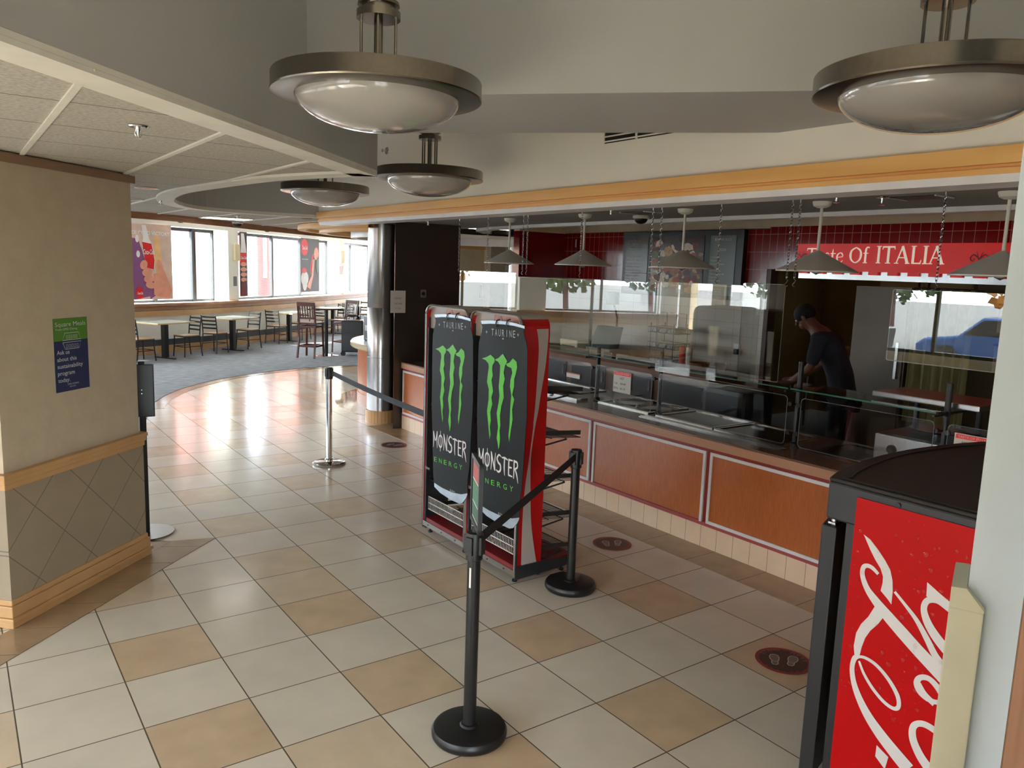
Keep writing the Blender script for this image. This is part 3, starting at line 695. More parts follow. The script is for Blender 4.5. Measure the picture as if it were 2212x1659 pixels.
# ---- hanging shields and their chains
HX = 3.0
hang = [('widest mirror-like hanging shield behind the right rack top', 1.345, .25, 1.985, 1.37), ('hanging clear shield in front of the first menu panel', .21, -.55, 1.99, 1.36),
        ('hanging clear shield reflecting greenery below the menu photo', -.56, -1.50, 2.0, 1.30), ('hanging clear shield in front of the kitchen opening edge', -1.34, -1.68, 2.02, 1.36),
        ('brightest hanging shield at the right above the cooler', -2.42, -3.45, 2.02, 1.60), ('faint hanging shield at the left by the dark panel', 2.4, 1.36, 2.02, 1.40)]
for i, (lb, a, c, z1, z0) in enumerate(hang):
    t = pane('hanging_shield', lb, HX+(.012 if i == 3 else 0), min(a, c), max(a, c), z0, z1, M_plexi, .012, 'clear shields hung on chains')
link = None
def chain(x, y, z1, z0, label):
    t = thing('hanging_chain', label, 'chain', (x, y, z1), 'chains holding the clear shields')
    b = MB(); b.lathe([(0, 0), (.03, 0), (.03, -.004), (0, -.004)], (x, y, z1), 12); b.tube([(x, y, z1), (x, y, z1-.03), (x+.01, y, z1-.045)], .004, 6); build(b, 'ceiling_hook', M_steel, t)
    b = MB(); n = int((z1-.05-z0-.04)/.021)
    for k in range(n):
        z = z1-.05-.021*k
        Mt = Matrix.Translation((x, y, z)) @ Matrix.Rotation(PI/2*(k % 2), 4, 'Z') @ Matrix.Rotation(PI/2, 4, 'X') @ Matrix.Diagonal((.62, 1.15, 1, 1))
        b.torus((0, 0, 0), .0115, .0024, Mt, 8, 4)
    build(b, 'links', M_steel, t)
    z = z1-.05-.021*n
    b = MB(); b.tube([(x, y, z+.01), (x, y-.012, z), (x, y, z-.014), (x, y+.012, z-.026), (x, y, z-.042), (x, y-.010, z-.034)], .0028, 6); build(b, 'hook', M_steel, t)
for px, py, lb in [(993, 473, 'leftmost bead chain in front of the dark steel panel edge'), (1055, 472, 'chain left of the first white cone pendant'), (1132, 465, 'left one of the chain pair at the dark red side wall'), (1141, 465, 'right one of the chain pair at the dark red side wall'),
               (1258, 458, 'chain hanging over the second white cone pendant'), (1412, 446, 'left one of the chain pair before the menu board'), (1431, 445, 'right one of the chain pair before the menu board'), (1560, 436, 'single chain before the right menu panel'),
               (1714, 427, 'left one of the chain pair by the large cone pendant'), (1731, 426, 'right one of the chain pair by the large cone pendant'), (2045, 407, 'chain hanging in front of the letters of the red sign')]:
    P = onplane(px, py, 2, ZS); chain(HX, P.y + (HX-P.x)*1.0*(P.y-CAM.y)/(P.x-CAM.x), ZS, 1.99, lb)

# ---- cone pendants
def cone_pendant():
    t = thing('cone_pendant_lamp', 'x', 'pendant lamp', (0, 0, 0), 'white cone pendants over the serving counter')
    b = MB(); b.lathe([(0, 0), (.062, 0), (.062, -.012), (.054, -.030), (.03, -.042), (0, -.045)], n=28); build(b, 'canopy', M_cone, t)
    b = MB(); b.cyl((0, 0, -.04), (0, 0, -.335), .010, 12); build(b, 'rod', M_cone, t)
    b = MB(); b.lathe([(.012, -.325), (.03, -.335), (.265, -.462), (.265, -.470), (.255, -.468), (.028, -.345)], n=48, closed=True); build(b, 'shade', M_cone, t)
    b = MB(); b.lathe([(0, -.36), (.03, -.36), (.035, -.43), (.03, -.475), (0, -.49)], n=16); build(b, 'bulb', M_bowl, t)
    return t
cp0 = cone_pendant()
CX = 3.315
pl_ = [(1102, 475, 'small white cone pendant nearest the dark panel and clock'), (1264, 463, 'white cone pendant before the plain red tiles'), (1481, 450, 'white cone pendant before the menu photo'), (1777, 432, 'white cone pendant overlapping the left of the red sign'), (2185, 404, 'white cone pendant cut off at the right end of the red sign')]
for i, (px, py, lb) in enumerate(pl_):
    P = onplane(px, py, 2, ZS); y = CAM.y+(P.y-CAM.y)*(CX-CAM.x)/(P.x-CAM.x)
    if i == 0: cp0.location = (CX, y, ZS); cp0['label'] = lb
    else: dup(cp0, (CX, y, ZS), 0, lb)

# ---- dish lamps in the well
def dish():
    t = thing('dish_pendant_lamp', 'x', 'pendant lamp', (0, 0, 0), 'large nickel dish pendants')
    b = MB(); b.lathe([(0, .304), (.074, .304), (.076, .292), (.06, .290), (.06, .274), (.079, .272), (.079, .246), (0, .244)], n=40); build(b, 'canopy', M_nickel, t)
    b = MB(); b.cyl((0, 0, .30), (0, 0, 1.0), .014, 12); b.cyl((0, 0, .03), (0, 0, .25), .016, 14); build(b, 'stem', M_nickel, t)
    for k in range(4):
        a = PI/4+PI/2*k+.3; b = MB(); b.cyl((.062*math.cos(a), .062*math.sin(a), .03), (.062*math.cos(a), .062*math.sin(a), .25), .0055, 8); build(b, 'rod', M_nickel, t)
    b = MB(); b.lathe([(.370, .034), (.378, .036), (.381, .030), (.381, -.020), (.384, -.025), (.381, -.030), (.372, -.032), (.30, -.034), (.296, -.030), (.372, -.024), (.373, .030)], n=96, closed=True); build(b, 'ring', M_nickel, t)
    b = MB(); b.lathe([(0, .034), (.10, .034), (.374, .026), (.374, .020), (.10, .026), (0, .026)], n=64); build(b, 'top_plate', M_nickel, t)
    prof = [(.300*math.cos(a), -.030-.117*math.sin(a)) for a in [PI/2*i/16 for i in range(17)]]; prof[-1] = (0, -.147)
    b = MB(); b.lathe(prof[::-1], n=72); build(b, 'glass_bowl', M_bowl, t)
    return t
d0 = dish(); d0.location = (-.185, -2.14, 2.695); d0['label'] = 'large dish pendant at top centre, nearest over the front stanchion'
dup(d0, (1.318, .128, 2.695), .6, 'dish pendant hanging just beyond the ceiling beam')
dup(d0, (1.25, 1.86, 2.695), .2, 'smallest dish pendant hanging in the curved ceiling recess')
dup(d0, (1.115, -3.53, 2.695), 1.1, 'dish pendant at the top right corner cut by the wall edge')
b = MB(); b.tube([(0, 0, 0), (.018, .0, .012), (.045, .0, .05)], .005, 8); o = build(b, 'cable_tie', mat('yellow_tie', C(190, 150, 50), .5)); o.location = (-.30, -2.20, 2.726); tag(o, 'short yellow tie sticking up on the top of the nearest dish pendant', 'cable tie')

# ================================================================== BACK WALL OF THE SERVING BAY
MX = XB-.006
t = thing('menu_board', 'black framed menu board with food photo on the red tile wall', 'menu board', (MX, 2.42, 1.78))
y0, y1, z0, z1 = 1.37, 3.48, 1.76, 2.632
b = MB(); b.box(MX-.075, MX, y0, y1, z0, z1); build(b, 'frame', mat('menu_frame', C(20, 22, 22), .35), t, bevel=.004)
fr = to_frame((MX-.0765, y1, z0), (0, -1, 0), (0, 0, 1))     # x to the right as seen
def menu_panel(xa, xb, col, nm):
    b = MB(); b.flat([(xa, .05), (xb, .05), (xb, .80), (xa, .80)], fr, .004); return build(b, nm, mat(nm+'_face_%d' % int(xa*100), col, .25, var=.03), t)
p1_ = menu_panel(.07, .50, C(66, 60, 54), 'menu_text_panel'); p2_ = menu_panel(.57, 1.50, C(60, 34, 26), 'photo_panel'); p3_ = menu_panel(1.60, 2.00, C(110, 122, 118), 'menu_text_panel')
b = MB()
for k, s_ in enumerate(['Cheese Pizza Slice', 'One Topping Slice', 'Two Topping Slice', 'Supreme Slice', 'CALZONES', 'Pepperoni   Cheese', 'Sausage', 'Chicken Alfredo', 'Veggie Deluxe']): b.text(s_, fr, .09, .74-.048*k-(.03 if k > 3 else 0), .020, .26+.02*(k % 3), lift=.005)
for k, s_ in enumerate(['Garlic Bread Sticks', 'Side Salad', 'House Salad', 'Pasta Bowl']): b.text(s_, fr, .09, .25-.045*k, .020, .24-.03*(k % 2), lift=.005)
b.flat([(.07, .29), (.50, .29), (.50, .305), (.07, .305)], fr, .002, .004)
b.text('BY THE SLICE', fr, 1.80, .735, .030, .26, lift=.005, center=True, bold=.01); b.text('PIZZA', fr, 1.80, .61, .028, .11, lift=.005, center=True, bold=.01)
for k, s_ in enumerate(['Cheese', 'Pepperoni', 'Sausage Supreme', 'Veggie', 'Hand Tossed Pizza', 'Stuffed', 'White Pizza', 'Thin Crust']): b.text(s_, fr, 1.62, .52-.042*k, .020, .12+.05*(k % 3), lift=.005)
b.flat([(1.60, .165), (2.0, .165), (2.0, .18), (1.60, .18)], fr, .002, .004)
for k, s_ in enumerate(['Whole Pizza', 'Large Pizza One', 'Large Pizza Two']): b.text(s_, fr, 1.62, .12-.03*k, .018, .2, lift=.005)
build(b, 'menu_text', mat('menu_text_white', C(190, 190, 184), .6), t)
# food photo: overlapping blobs of dough, sauce and toppings
cols = [C(150, 92, 50), C(196, 160, 110), C(116, 26, 22), C(86, 90, 40), C(226, 214, 196), C(60, 30, 40), C(176, 60, 30)]
ms = [mat('food_%d' % i, c, .4, var=.25, scale=30) for i, c in enumerate(cols)]
b = MB(); r2 = random.Random(5)
for k in range(90):
    b.mi = r2.randrange(len(cols)); cx = r2.uniform(.62, 1.45); cy = r2.uniform(.09, .76); r = r2.uniform(.03, .075)
    n = 9; pts = [(min(1.495, max(.575, cx+r*(.7+.5*r2.random())*math.cos(2*PI*i/n)*1.3)), min(.795, max(.055, cy+r*(.7+.5*r2.random())*math.sin(2*PI*i/n)))) for i in range(n)]
    vs = [b.b.verts.new(fr @ Vector((x, y, .005+.00004*k))) for x, y in pts]; b.face(vs)
b.mi = 4
for cx, cy, r in ((1.22, .62, .09), (.72, .68, .07), (1.35, .40, .08)): b.flat(arc(cx, cy, r, 20, 200, 10), fr, .001, .0095)
build(b, 'food_picture', ms, p2_)
# ---- red sign with castellated lower edge
SX = XB-.10
t = thing('restaurant_sign', 'red sign with pale serif letters above the kitchen opening', 'sign', (SX, -.6, 2.1))
ya, yb = .60, -1.75
fr = to_frame((SX, ya, 2.12), (0, -1, 0), (0, 0, 1)); W_ = ya-yb
pts = [(0, .33), (W_, .33)]; x = W_; 
low = []
k = 0
while x > 0.01:
    st = .105; z = .0 if k % 2 else .035
    low += [(x, z), (max(0, x-st), z)]; x -= st; k += 1
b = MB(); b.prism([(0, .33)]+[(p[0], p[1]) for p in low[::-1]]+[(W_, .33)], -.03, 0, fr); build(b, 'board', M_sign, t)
b = MB(); b.prism([(.02, -.055), (W_, -.055), (W_, .06), (.02, .06)], -.05, -.034, fr); build(b, 'valance', M_steel, t)
# serif letters from strokes: (points, widths)
def stroke_letters(b, txt, x, y, h, fr, gap, lift, d=.012, wk=1.0, defs=None):
    for ch in txt:
        if ch == ' ': x += .38*h; continue
        adv, strokes = defs[ch]
        for pts, ws in strokes:
            b.ribbon([(x+px_*h, y+py_*h) for px_, py_ in pts], [w_*h*wk for w_ in ws], fr, d, lift, sub=(1 if len(pts) == 2 else 6))
        x += (adv+gap)*h
    return x
TK, TN, SF = .15, .07, .05
def cap(x, w=.28, y=0, t=SF): return ([(x-w/2, y), (x+w/2, y)], [t, t])
SER = {
 'I': (.30, [([(.15, 0), (.15, 1)], [TK, TK]), cap(.15, .30, .02), cap(.15, .30, .98)]),
 'T': (.74, [([(.37, 0), (.37, 1)], [TK, TK]), ([(0, .95), (.74, .95)], [.09, .09]), cap(.37, .32, .02), ([(.02, .98), (.0, .80)], [.05, .05]), ([(.72, .98), (.74, .80)], [.05, .05])]),
 'A': (.80, [([(.06, 0), (.38, 1.0)], [TN, TN+.02]), ([(.36, 1.0), (.72, 0)], [TK, TK+.02]), ([(.20, .34), (.58, .34)], [.06, .06]), cap(.07, .26, .02), cap(.72, .28, .02)]),
 'L': (.62, [([(.15, 0), (.15, 1)], [TK, TK]), ([(.10, .03), (.56, .03)], [.07, .08]), ([(.56, .0), (.62, .22)], [.09, .05]), cap(.15, .30, .98)]),
 'O': (.84, [([(.42, .98), (.14, .80), (.06, .5), (.14, .2), (.42, .02), (.70, .2), (.78, .5), (.70, .8), (.42, .98)], [.07, .12, .16, .12, .07, .12, .16, .12, .07])]),
 'f': (.44, [([(.42, .95), (.30, 1.0), (.20, .86), (.19, .45), (.19, 0)], [.09, .08, .13, .14, .14]), ([(.02, .62), (.38, .62)], [.055, .055]), cap(.19, .30, .02)]),
 'e': (.52, [([(.05, .36), (.46, .42), (.40, .62), (.25, .66), (.08, .52), (.06, .28), (.18, .05), (.34, .02), (.50, .16)], [.05, .06, .09, .06, .11, .13, .10, .08, .04])]),
 't': (.40, [([(.18, .92), (.16, .5), (.18, .12), (.30, .02), (.42, .12)], [.04, .13, .13, .09, .04]), ([(.0, .62), (.40, .62)], [.055, .055])]),
 's': (.42, [([(.38, .56), (.24, .66), (.10, .54), (.20, .38), (.34, .26), (.30, .08), (.16, .02), (.02, .14)], [.04, .07, .10, .12, .12, .10, .07, .04])]),
 'a': (.50, [([(.08, .54), (.22, .66), (.36, .54), (.37, .2), (.40, .05), (.50, .03)], [.05, .07, .12, .13, .09, .04]), ([(.36, .38), (.16, .34), (.07, .18), (.18, .02), (.37, .16)], [.05, .08, .12, .09, .05])])}
b = MB(); H_ = .158
x = stroke_letters(b, 'Taste', .14, .125, H_, fr, .06, .002, defs=SER)
x = stroke_letters(b, ' Of', x, .125, H_*1.05, fr, .06, .002, defs=SER)
x = stroke_letters(b, ' ITALIA', x, .125, H_*1.12, fr, .07, .002, defs=SER)
SIGN_X = x
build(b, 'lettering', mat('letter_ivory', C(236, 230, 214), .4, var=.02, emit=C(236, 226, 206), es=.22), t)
M_orn = mat('ornament_dark', C(104, 26, 22), .4)
for sx in (.06, W_-.38):
    b = MB()
    for s_ in (-1, 1):
        b.ribbon([(sx+.0, .18), (sx+s_*.05, .22), (sx+s_*.08, .19), (sx+s_*.06, .16), (sx+s_*.04, .185)], [.012]*5, fr, .004); b.ribbon([(sx, .17), (sx+s_*.03, .25)], [.012, .004], fr, .004, sub=1)
    build(b, 'ornament', M_orn, t)

# ---- back counter with its contents
t = thing('back_counter', 'wood edged back counter with dark cupboards below the white tiles', 'counter', (6.1, 3.0, 0))
b = MB(); b.box(5.80, XB-.01, 1.24, 4.88, 0, .84); build(b, 'cabinet', mat('cabinet_brown', C(120, 84, 58), .4, col2=C(136, 98, 70), scale=4), t)
b = MB(); b.box(5.76, XB-.01, 1.18, 4.89, .84, .885); build(b, 'worktop', mat('worktop_brown', C(112, 68, 46), .25, var=.15, scale=60), t, bevel=.004)
for y in (1.6, 2.5, 3.4, 4.25):
    b = MB(); b.box(5.785, 5.80, y-.36, y+.36, .10, .74); dd = build(b, 'door', mat('door_charcoal', C(42, 39, 38), .35), t)
    b = MB(); b.box(5.765, 5.785, y-.33, y-.30, .55, .70); build(b, 'handle', M_steel, dd)
# tiered wire rack of packets
t = thing('wire_rack', 'black tiered wire rack with packets on the back counter', 'rack', (6.12, 2.2, .885))
wb = MB()
def wire_basket(b, x0, x1, y0, y1, z0, z1):
    for z in (z0, z1):
        b.tube([(x0, y0, z), (x1, y0, z), (x1, y1, z), (x0, y1, z), (x0, y0, z)], .004, 5)
    for k in range(7):
        y = y0+(y1-y0)*k/6; b.tube([(x0, y, z1), (x0, y, z0), (x1, y, z0), (x1, y, z1)], .0025, 4)
    for k in range(4):
        y = y0+(y1-y0)*(k+.5)/4; b.tube([(x0, y-.05, z1), (x0, y, z0), (x0, y+.05, z1)], .0025, 4)
for z in (.90, 1.10, 1.30): wire_basket(wb, 5.98, 6.26, 1.98, 2.46, z, z+.07)
for x in (5.99, 6.25):
    for y in (2.02, 2.42): wb.tube([(x, y, .89), (x, y, 1.42)], .005, 5)
for y in (2.05, 2.22, 2.39): wb.tube([(6.25, y, 1.3), (6.25, y, 1.55), (6.25, y+.12, 1.55)], .004, 5)
build(wb, 'frame', M_black, t)
def simple_box(name, label, cat, x0, x1, y0, y1, z0, z1, m, group=None, bev=.006):
    b = MB(); b.box(x0, x1, y0, y1, z0, z1, bev=bev); return tag(build(b, name, m), label, cat, group)
M_pk = mat('packet_white', C(206, 200, 190), .5)
k = 0
for z in (.905, 1.105, 1.305):
    for j in range(3):
        b = MB(); y = 2.02+.15*j; b.prism([(6.0, z), (6.22, z+.02), (6.20, z+.06), (6.02, z+.045)], 0, .12, Matrix(((1, 0, 0, 0), (0, 0, 1, y), (0, 1, 0, 0), (0, 0, 0, 1))))
        tag(build(b, 'snack_packet', M_pk, bevel=.008), 'pale packet lying in the %s basket of the wire rack' % (['bottom', 'middle', 'top'][k//3]), 'packet', 'packets in the %s basket of the wire rack' % (['bottom', 'middle', 'top'][k//3])); k += 1
def cups(x, y, n, m, label, taper=.5):
    t = thing('cup_stack', label, 'cup stack', (x, y, .885))
    for i in range(n):
        z = .885+.021*i; b = MB(); b.lathe([(0, 0), (.030, 0), (.042, .105), (.045, .108), (.040, .105), (.028, .004), (0, .004)], (x, y, z), 20); build(b, 'cup', m, t)
cups(6.0, 1.86, 9, mat('red_cup', C(206, 60, 44), .4), 'stack of red paper cups beside the wire rack')
cups(5.95, 1.70, 9, mat('white_cup', C(214, 208, 196), .4), 'stack of white paper cups right of the red ones')
t = thing('wicker_basket', 'round wicker basket on the right end of the back counter', 'basket', (5.92, 1.52, .885))
b = MB(); b.lathe([(0, 0), (.10, 0), (.115, .05), (.12, .11), (.125, .115), (.112, .11), (.105, .05), (.09, .008), (0, .008)], (5.92, 1.50, .885), 28); build(b, 'body', grid_mat('wicker', C(156, 104, 44), C(90, 56, 20), .02, .02, .006, .006, au=1, av=2, rough=.7), t)
t = thing('bowl', 'white tapered container right of the wicker basket', 'bowl', (6.1, 1.30, .885)); b = MB(); b.lathe([(0, 0), (.05, 0), (.095, .12), (.090, .12), (.045, .006), (0, .006)], (6.1, 1.32, .885), 4); build(b, 'body', M_paper, t)
# cash terminal with pole display and green screen
t = thing('cash_terminal', 'dark cash terminal with a customer display on a pole', 'cash register', (6.05, 3.35, .885))
b = MB(); b.box(5.85, 6.25, 3.05, 3.55, .885, 1.0, bev=.01); build(b, 'base', mat('terminal_grey', C(120, 116, 108), .5), t)
b = MB(); b.prism([(5.86, 1.0), (6.05, 1.0), (6.12, 1.30), (6.02, 1.30)], 3.08, 3.50, Matrix(((1, 0, 0, 0), (0, 0, 1, 0), (0, 1, 0, 0), (0, 0, 0, 1)))); build(b, 'screen', mat('terminal_green', C(24, 52, 34), .4), t)
b = MB(); b.tube([(6.2, 3.3, 1.0), (6.2, 3.3, 1.42), (6.18, 3.36, 1.62)], .014, 8); build(b, 'pole', M_black, t)
b = MB(); b.box(6.12, 6.2, 3.28, 3.46, 1.60, 1.78, bev=.01); build(b, 'customer_display', M_black, t)
t = thing('desk_printer', 'cream printer sitting left of the cash terminal', 'printer', (6.0, 3.9, .885)); b = MB(); b.box(5.84, 6.2, 3.72, 4.12, .885, 1.06, bev=.02); build(b, 'body', M_cream, t); b = MB(); b.box(5.832, 5.842, 3.78, 4.06, .95, .975); build(b, 'paper_slot', M_black, t)
# outlet box, paper and display on the tile wall
t = thing('wall_outlet', 'white outlet with a black plug on the white tiles above the back counter', 'outlet', (XB, 1.42, 1.16)); b = MB(); b.box(XB-.008, XB, 1.36, 1.46, 1.08, 1.22); build(b, 'plate', M_paper, t); b = MB(); b.box(XB-.05, XB-.008, 1.375, 1.43, 1.09, 1.16, bev=.008); build(b, 'plug', M_black, t)
b = MB(); b.box(XB-.004, XB, 1.10, 1.17, 1.60, 1.78); tag(build(b, 'paper_notice', M_paper), 'small pale notice near the right edge of the white tiles', 'notice')
# small tables and boxes between the counters
t = thing('equipment_box', 'black rounded equipment box standing at the kitchen opening', 'equipment', (4.9, .1, 0))
b = MB(); b.box(4.65, 5.15, -.15, .35, .10, .95, bev=.05); build(b, 'body', M_black, t); b = MB(); b.box(4.64, 4.66, -.10, -.02, .6, .8); build(b, 'handle', M_charcoal, t)
b = MB()
for x in (4.70, 5.10):
    for y in (-.1, .3): b.cyl((x, y, 0), (x, y, .1), .03, 10)
build(b, 'caster', M_black, t)
t = thing('round_stool_table', 'small round black pedestal table behind the price sign', 'table', (4.55, 1.35, 0)); b = MB(); b.lathe([(0, .72), (.2, .72), (.2, .74), (0, .74)], (4.55, 1.35, 0), 32); build(b, 'top', M_black, t); b = MB(); b.cyl((4.55, 1.35, .02), (4.55, 1.35, .72), .025, 10); b.lathe([(0, 0), (.17, 0), (.17, .015), (0, .03)], (4.55, 1.35, 0), 24); build(b, 'pedestal', M_black, t)

# price sign on lower panel
def card(name, label, o_, u, v, w_, h_, head, lines, cat='sign', mred=M_sign, base=M_paper):
    t = thing(name, label, cat, o_); fr = to_frame(o_, u, v)
    b = MB(); b.flat([(0, 0), (w_, 0), (w_, h_), (0, h_)], fr, .003); build(b, 'card', base, t)
    b = MB(); b.flat([(w_*.04, h_*.82), (w_*.96, h_*.82), (w_*.96, h_*.97), (w_*.04, h_*.97)], fr, .001, .003); build(b, 'header', mred, t)
    b = MB(); b.text(head, fr, w_/2, h_*.86, h_*.075, w_*.8, lift=.005, center=True); build(b, 'header_text', M_white, t)
    b = MB()
    for i, (s_, x, y, h, ww) in enumerate(lines): b.text(s_, fr, x*w_, y*h_, h*h_, ww*w_, lift=.004)
    build(b, 'text', mat('print_black', C(40, 40, 44), .6), t)
    return t
card('price_sign', 'small white price card with red header on the clear lower panel', (PX-.07, .31, .985), (0, -1, 0), (0, 0, 1), .225, .19, 'TASTE OF ITALIA', [('HOT', .4, .62, .12, .22), ('1 LB', .05, .38, .09, .2), ('$9.49', .42, .38, .09, .3), ('BOWL', .05, .15, .09, .26), ('$5.29', .42, .15, .09, .3)])
card('price_sign', 'thin red label strip on the lower panel just right of the rack', (PX-.07, .98, 1.03), (0, -1, 0), (0, 0, 1), .20, .045, 'TASTE OF ITALIA', [])
card('notice_card', 'white notice with red bar on the right guard panel above the cooler', (PX-.09, -2.70, 1.01), (0, -1, 0), (0, 0, 1), .21, .17, 'TASTE OF ITALIA', [('Build your own pizza', .22, .68, .06, .55), ('Choose from our daily selection of fresh', .05, .55, .06, .85), ('toppings and sauces made to order', .08, .45, .06, .8), ('Small  one topping', .05, .28, .06, .6), ('Large  two toppings', .05, .12, .06, .7)])
pane('sneeze_guard_panel', 'lower clear panel at the far right carrying the white notice', PX-.06, -3.6, -2.64, .86, 1.22, M_plexib, group=GL)
# stainless pizza oven / warmer behind the right post
t = thing('pizza_warmer', 'stainless countertop warmer with heat lamp behind the right post', 'food warmer', (3.72, -2.45, .852))
b = MB(); b.box(3.52, 3.92, -2.72, -2.12, .866, 1.05, bev=.008); build(b, 'body', M_steel, t)
b = MB(); b.box(3.54, 3.90, -2.70, -2.14, 1.05, 1.062); build(b, 'top_deck', M_black, t)
b = MB()
for y in (-2.62, -2.22): b.cyl((3.84, y, 1.06), (3.84, y, 1.30), .018, 10)
build(b, 'upright', M_black, t)
b = MB(); b.box(3.50, 3.92, -2.76, -2.08, 1.30, 1.335, bev=.006); build(b, 'hood', M_steel, t)
b = MB(); b.lathe([(0, 0), (.16, 0), (.17, .012), (0, .012)], (3.74, -2.42, 1.10), 28); b.cyl((3.74, -2.42, 1.06), (3.74, -2.42, 1.10), .03, 12); build(b, 'turntable', M_steel, t)
b = MB(); b.cyl((3.51, -2.24, .96), (3.525, -2.24, .96), .03, 20); build(b, 'dial', M_black, t)
for z in (.856,):
    b = MB(); [b.cyl((x, y, .852), (x, y, .868), .015, 8) for x in (3.55, 3.89) for y in (-2.68, -2.16)]; build(b, 'foot', M_black, t)

# ---- kitchen contents
t = thing('wall_cabinet', 'cream double door kitchen cabinet seen through the opening', 'cabinet', (9.4, .6, 1.65))
b = MB(); b.box(9.2, 9.6, -.1, 1.15, 1.62, 2.30); build(b, 'body', M_kcab, t)
for y in (.21, .82):
    b = MB(); b.box(9.18, 9.2, y-.29, y+.29, 1.65, 2.27); d_ = build(b, 'door', M_kcab, t); s_ = 1 if y < .5 else -1
    b = MB(); b.box(9.16, 9.18, y+s_*.24-.012, y+s_*.24+.012, 1.95, 2.15); build(b, 'handle', M_steel, d_)
t = thing('kitchen_table', 'steel prep table at the back of the kitchen', 'table', (8.6, .4, 0))
b = MB(); b.box(8.2, 9.0, -.6, 1.6, .86, .90); build(b, 'top', M_steel, t)
for x in (8.25, 8.95):
    for y in (-.55, 1.55): b = MB(); b.cyl((x, y, 0), (x, y, .86), .02, 8); build(b, 'leg', M_steel, t)
t = thing('storage_box', 'open tan carton lying on the kitchen prep table', 'box', (8.5, .9, .9)); b = MB(); b.box(8.35, 8.75, .7, 1.2, .90, 1.15); build(b, 'body', mat('cardboard', C(196, 160, 96), .8), t); b = MB(); b.prism([(8.35, .7), (8.2, .62), (8.2, 1.1), (8.35, 1.2)], 1.15, 1.156); build(b, 'flap', mat('cardboard', C(196, 160, 96), .8), t)
t = thing('door_curtain', 'hanging dull green plastic curtain in the kitchen', 'curtain', (6.95, -.85, 2.0))
b = MB(); pts = []
for k in range(41):
    a = k/40; pts.append((6.95+.03*math.sin(a*38), -.52-.62*a))
b.path(pts, .006, .55, 2.0, sm=True); build(b, 'sheet', mat('curtain_olive', C(120, 112, 70), .5, var=.15), t); b = MB(); b.cyl((6.95, -.48, 2.0), (6.95, -1.2, 2.0), .012, 8); build(b, 'rail', M_steel, t)
for i, (y, z, lb) in enumerate([(-1.30, 1.72, 'clipboard with paper hung highest beside the curtain'), (-1.30, 1.30, 'clipboard with paper hung below the upper one')]):
    t = thing('clipboard', lb, 'clipboard', (7.4, y, z), 'clipboards on the kitchen partition'); b = MB(); b.box(7.382, 7.39, y-.13, y+.13, z-.17, z+.17); build(b, 'board', mat('clipboard_brown', C(90, 66, 44), .6), t)
    b = MB(); b.box(7.376, 7.382, y-.11, y+.11, z-.15, z+.13); build(b, 'sheet', mat('dim_paper', C(160, 150, 130), .8), t); b = MB(); b.box(7.370, 7.382, y-.12, y+.12, z+.13, z+.155); build(b, 'clip', M_black, t)
b = MB(); b.box(7.39, 7.45, -3.0, -.95, 0, 3.05); struct(b, 'wall_partition', mat('partition_olive', C(84, 72, 48), .7))
t = thing('yellow_bin', 'yellow bin on the high shelf under the red sign', 'bin', (7.2, -2.1, 2.0)); b = MB(); b.prism([(7.05, 1.88), (7.33, 1.88), (7.30, 2.12), (7.10, 2.12)], -2.3, -2.0, Matrix(((1, 0, 0, 0), (0, 0, 1, 0), (0, 1, 0, 0), (0, 0, 0, 1)))); build(b, 'body', M_yellow, t)
t = thing('wall_shelf', 'steel shelf high on the kitchen partition at the right', 'shelf', (7.2, -2.2, 1.87)); b = MB(); b.box(7.02, 7.39, -2.95, -1.6, 1.86, 1.88); build(b, 'board', M_steel, t); b = MB(); b.box(7.30, 7.39, -1.75, -1.73, 1.7, 1.86); b.box(7.30, 7.39, -2.85, -2.83, 1.7, 1.86); build(b, 'bracket', M_steel, t)
t = thing('storage_box', 'dark red box on the high kitchen shelf', 'box', (7.2, -1.72, 1.88)); b = MB(); b.box(7.05, 7.35, -1.85, -1.62, 1.88, 2.10); build(b, 'body', M_rackred2, t)
# dark appliance with door behind the curtain side
t = thing('reach_in_cabinet', 'tall dark steel cabinet behind the person in the kitchen', 'cabinet', (7.15, -.2, 0)); b = MB(); b.box(6.95, 7.35, -.48, .16, .05, 2.0); build(b, 'body', M_darksteel, t); b = MB(); b.box(6.93, 6.95, -.46, .14, .12, 1.95); d_ = build(b, 'door', M_darksteel, t); b = MB(); b.box(6.90, 6.93, -.42, -.39, 1.0, 1.4); build(b, 'handle', M_steel, d_)
# lamp in the kitchen
t = thing('kitchen_ceiling_light', 'kitchen ceiling light panel hidden high behind the red sign', 'light', (8.0, .6, 3.04)); b = MB(); b.box(7.7, 8.3, .3, .9, 3.0, 3.045); build(b, 'housing', M_cone, t)
b = MB(); b.box(7.73, 8.27, .33, .87, 2.995, 2.9995); build(b, 'diffuser', mat('lit_diffuser', C(255, 226, 160), .5, emit=C(255, 214, 140), es=.5), t)

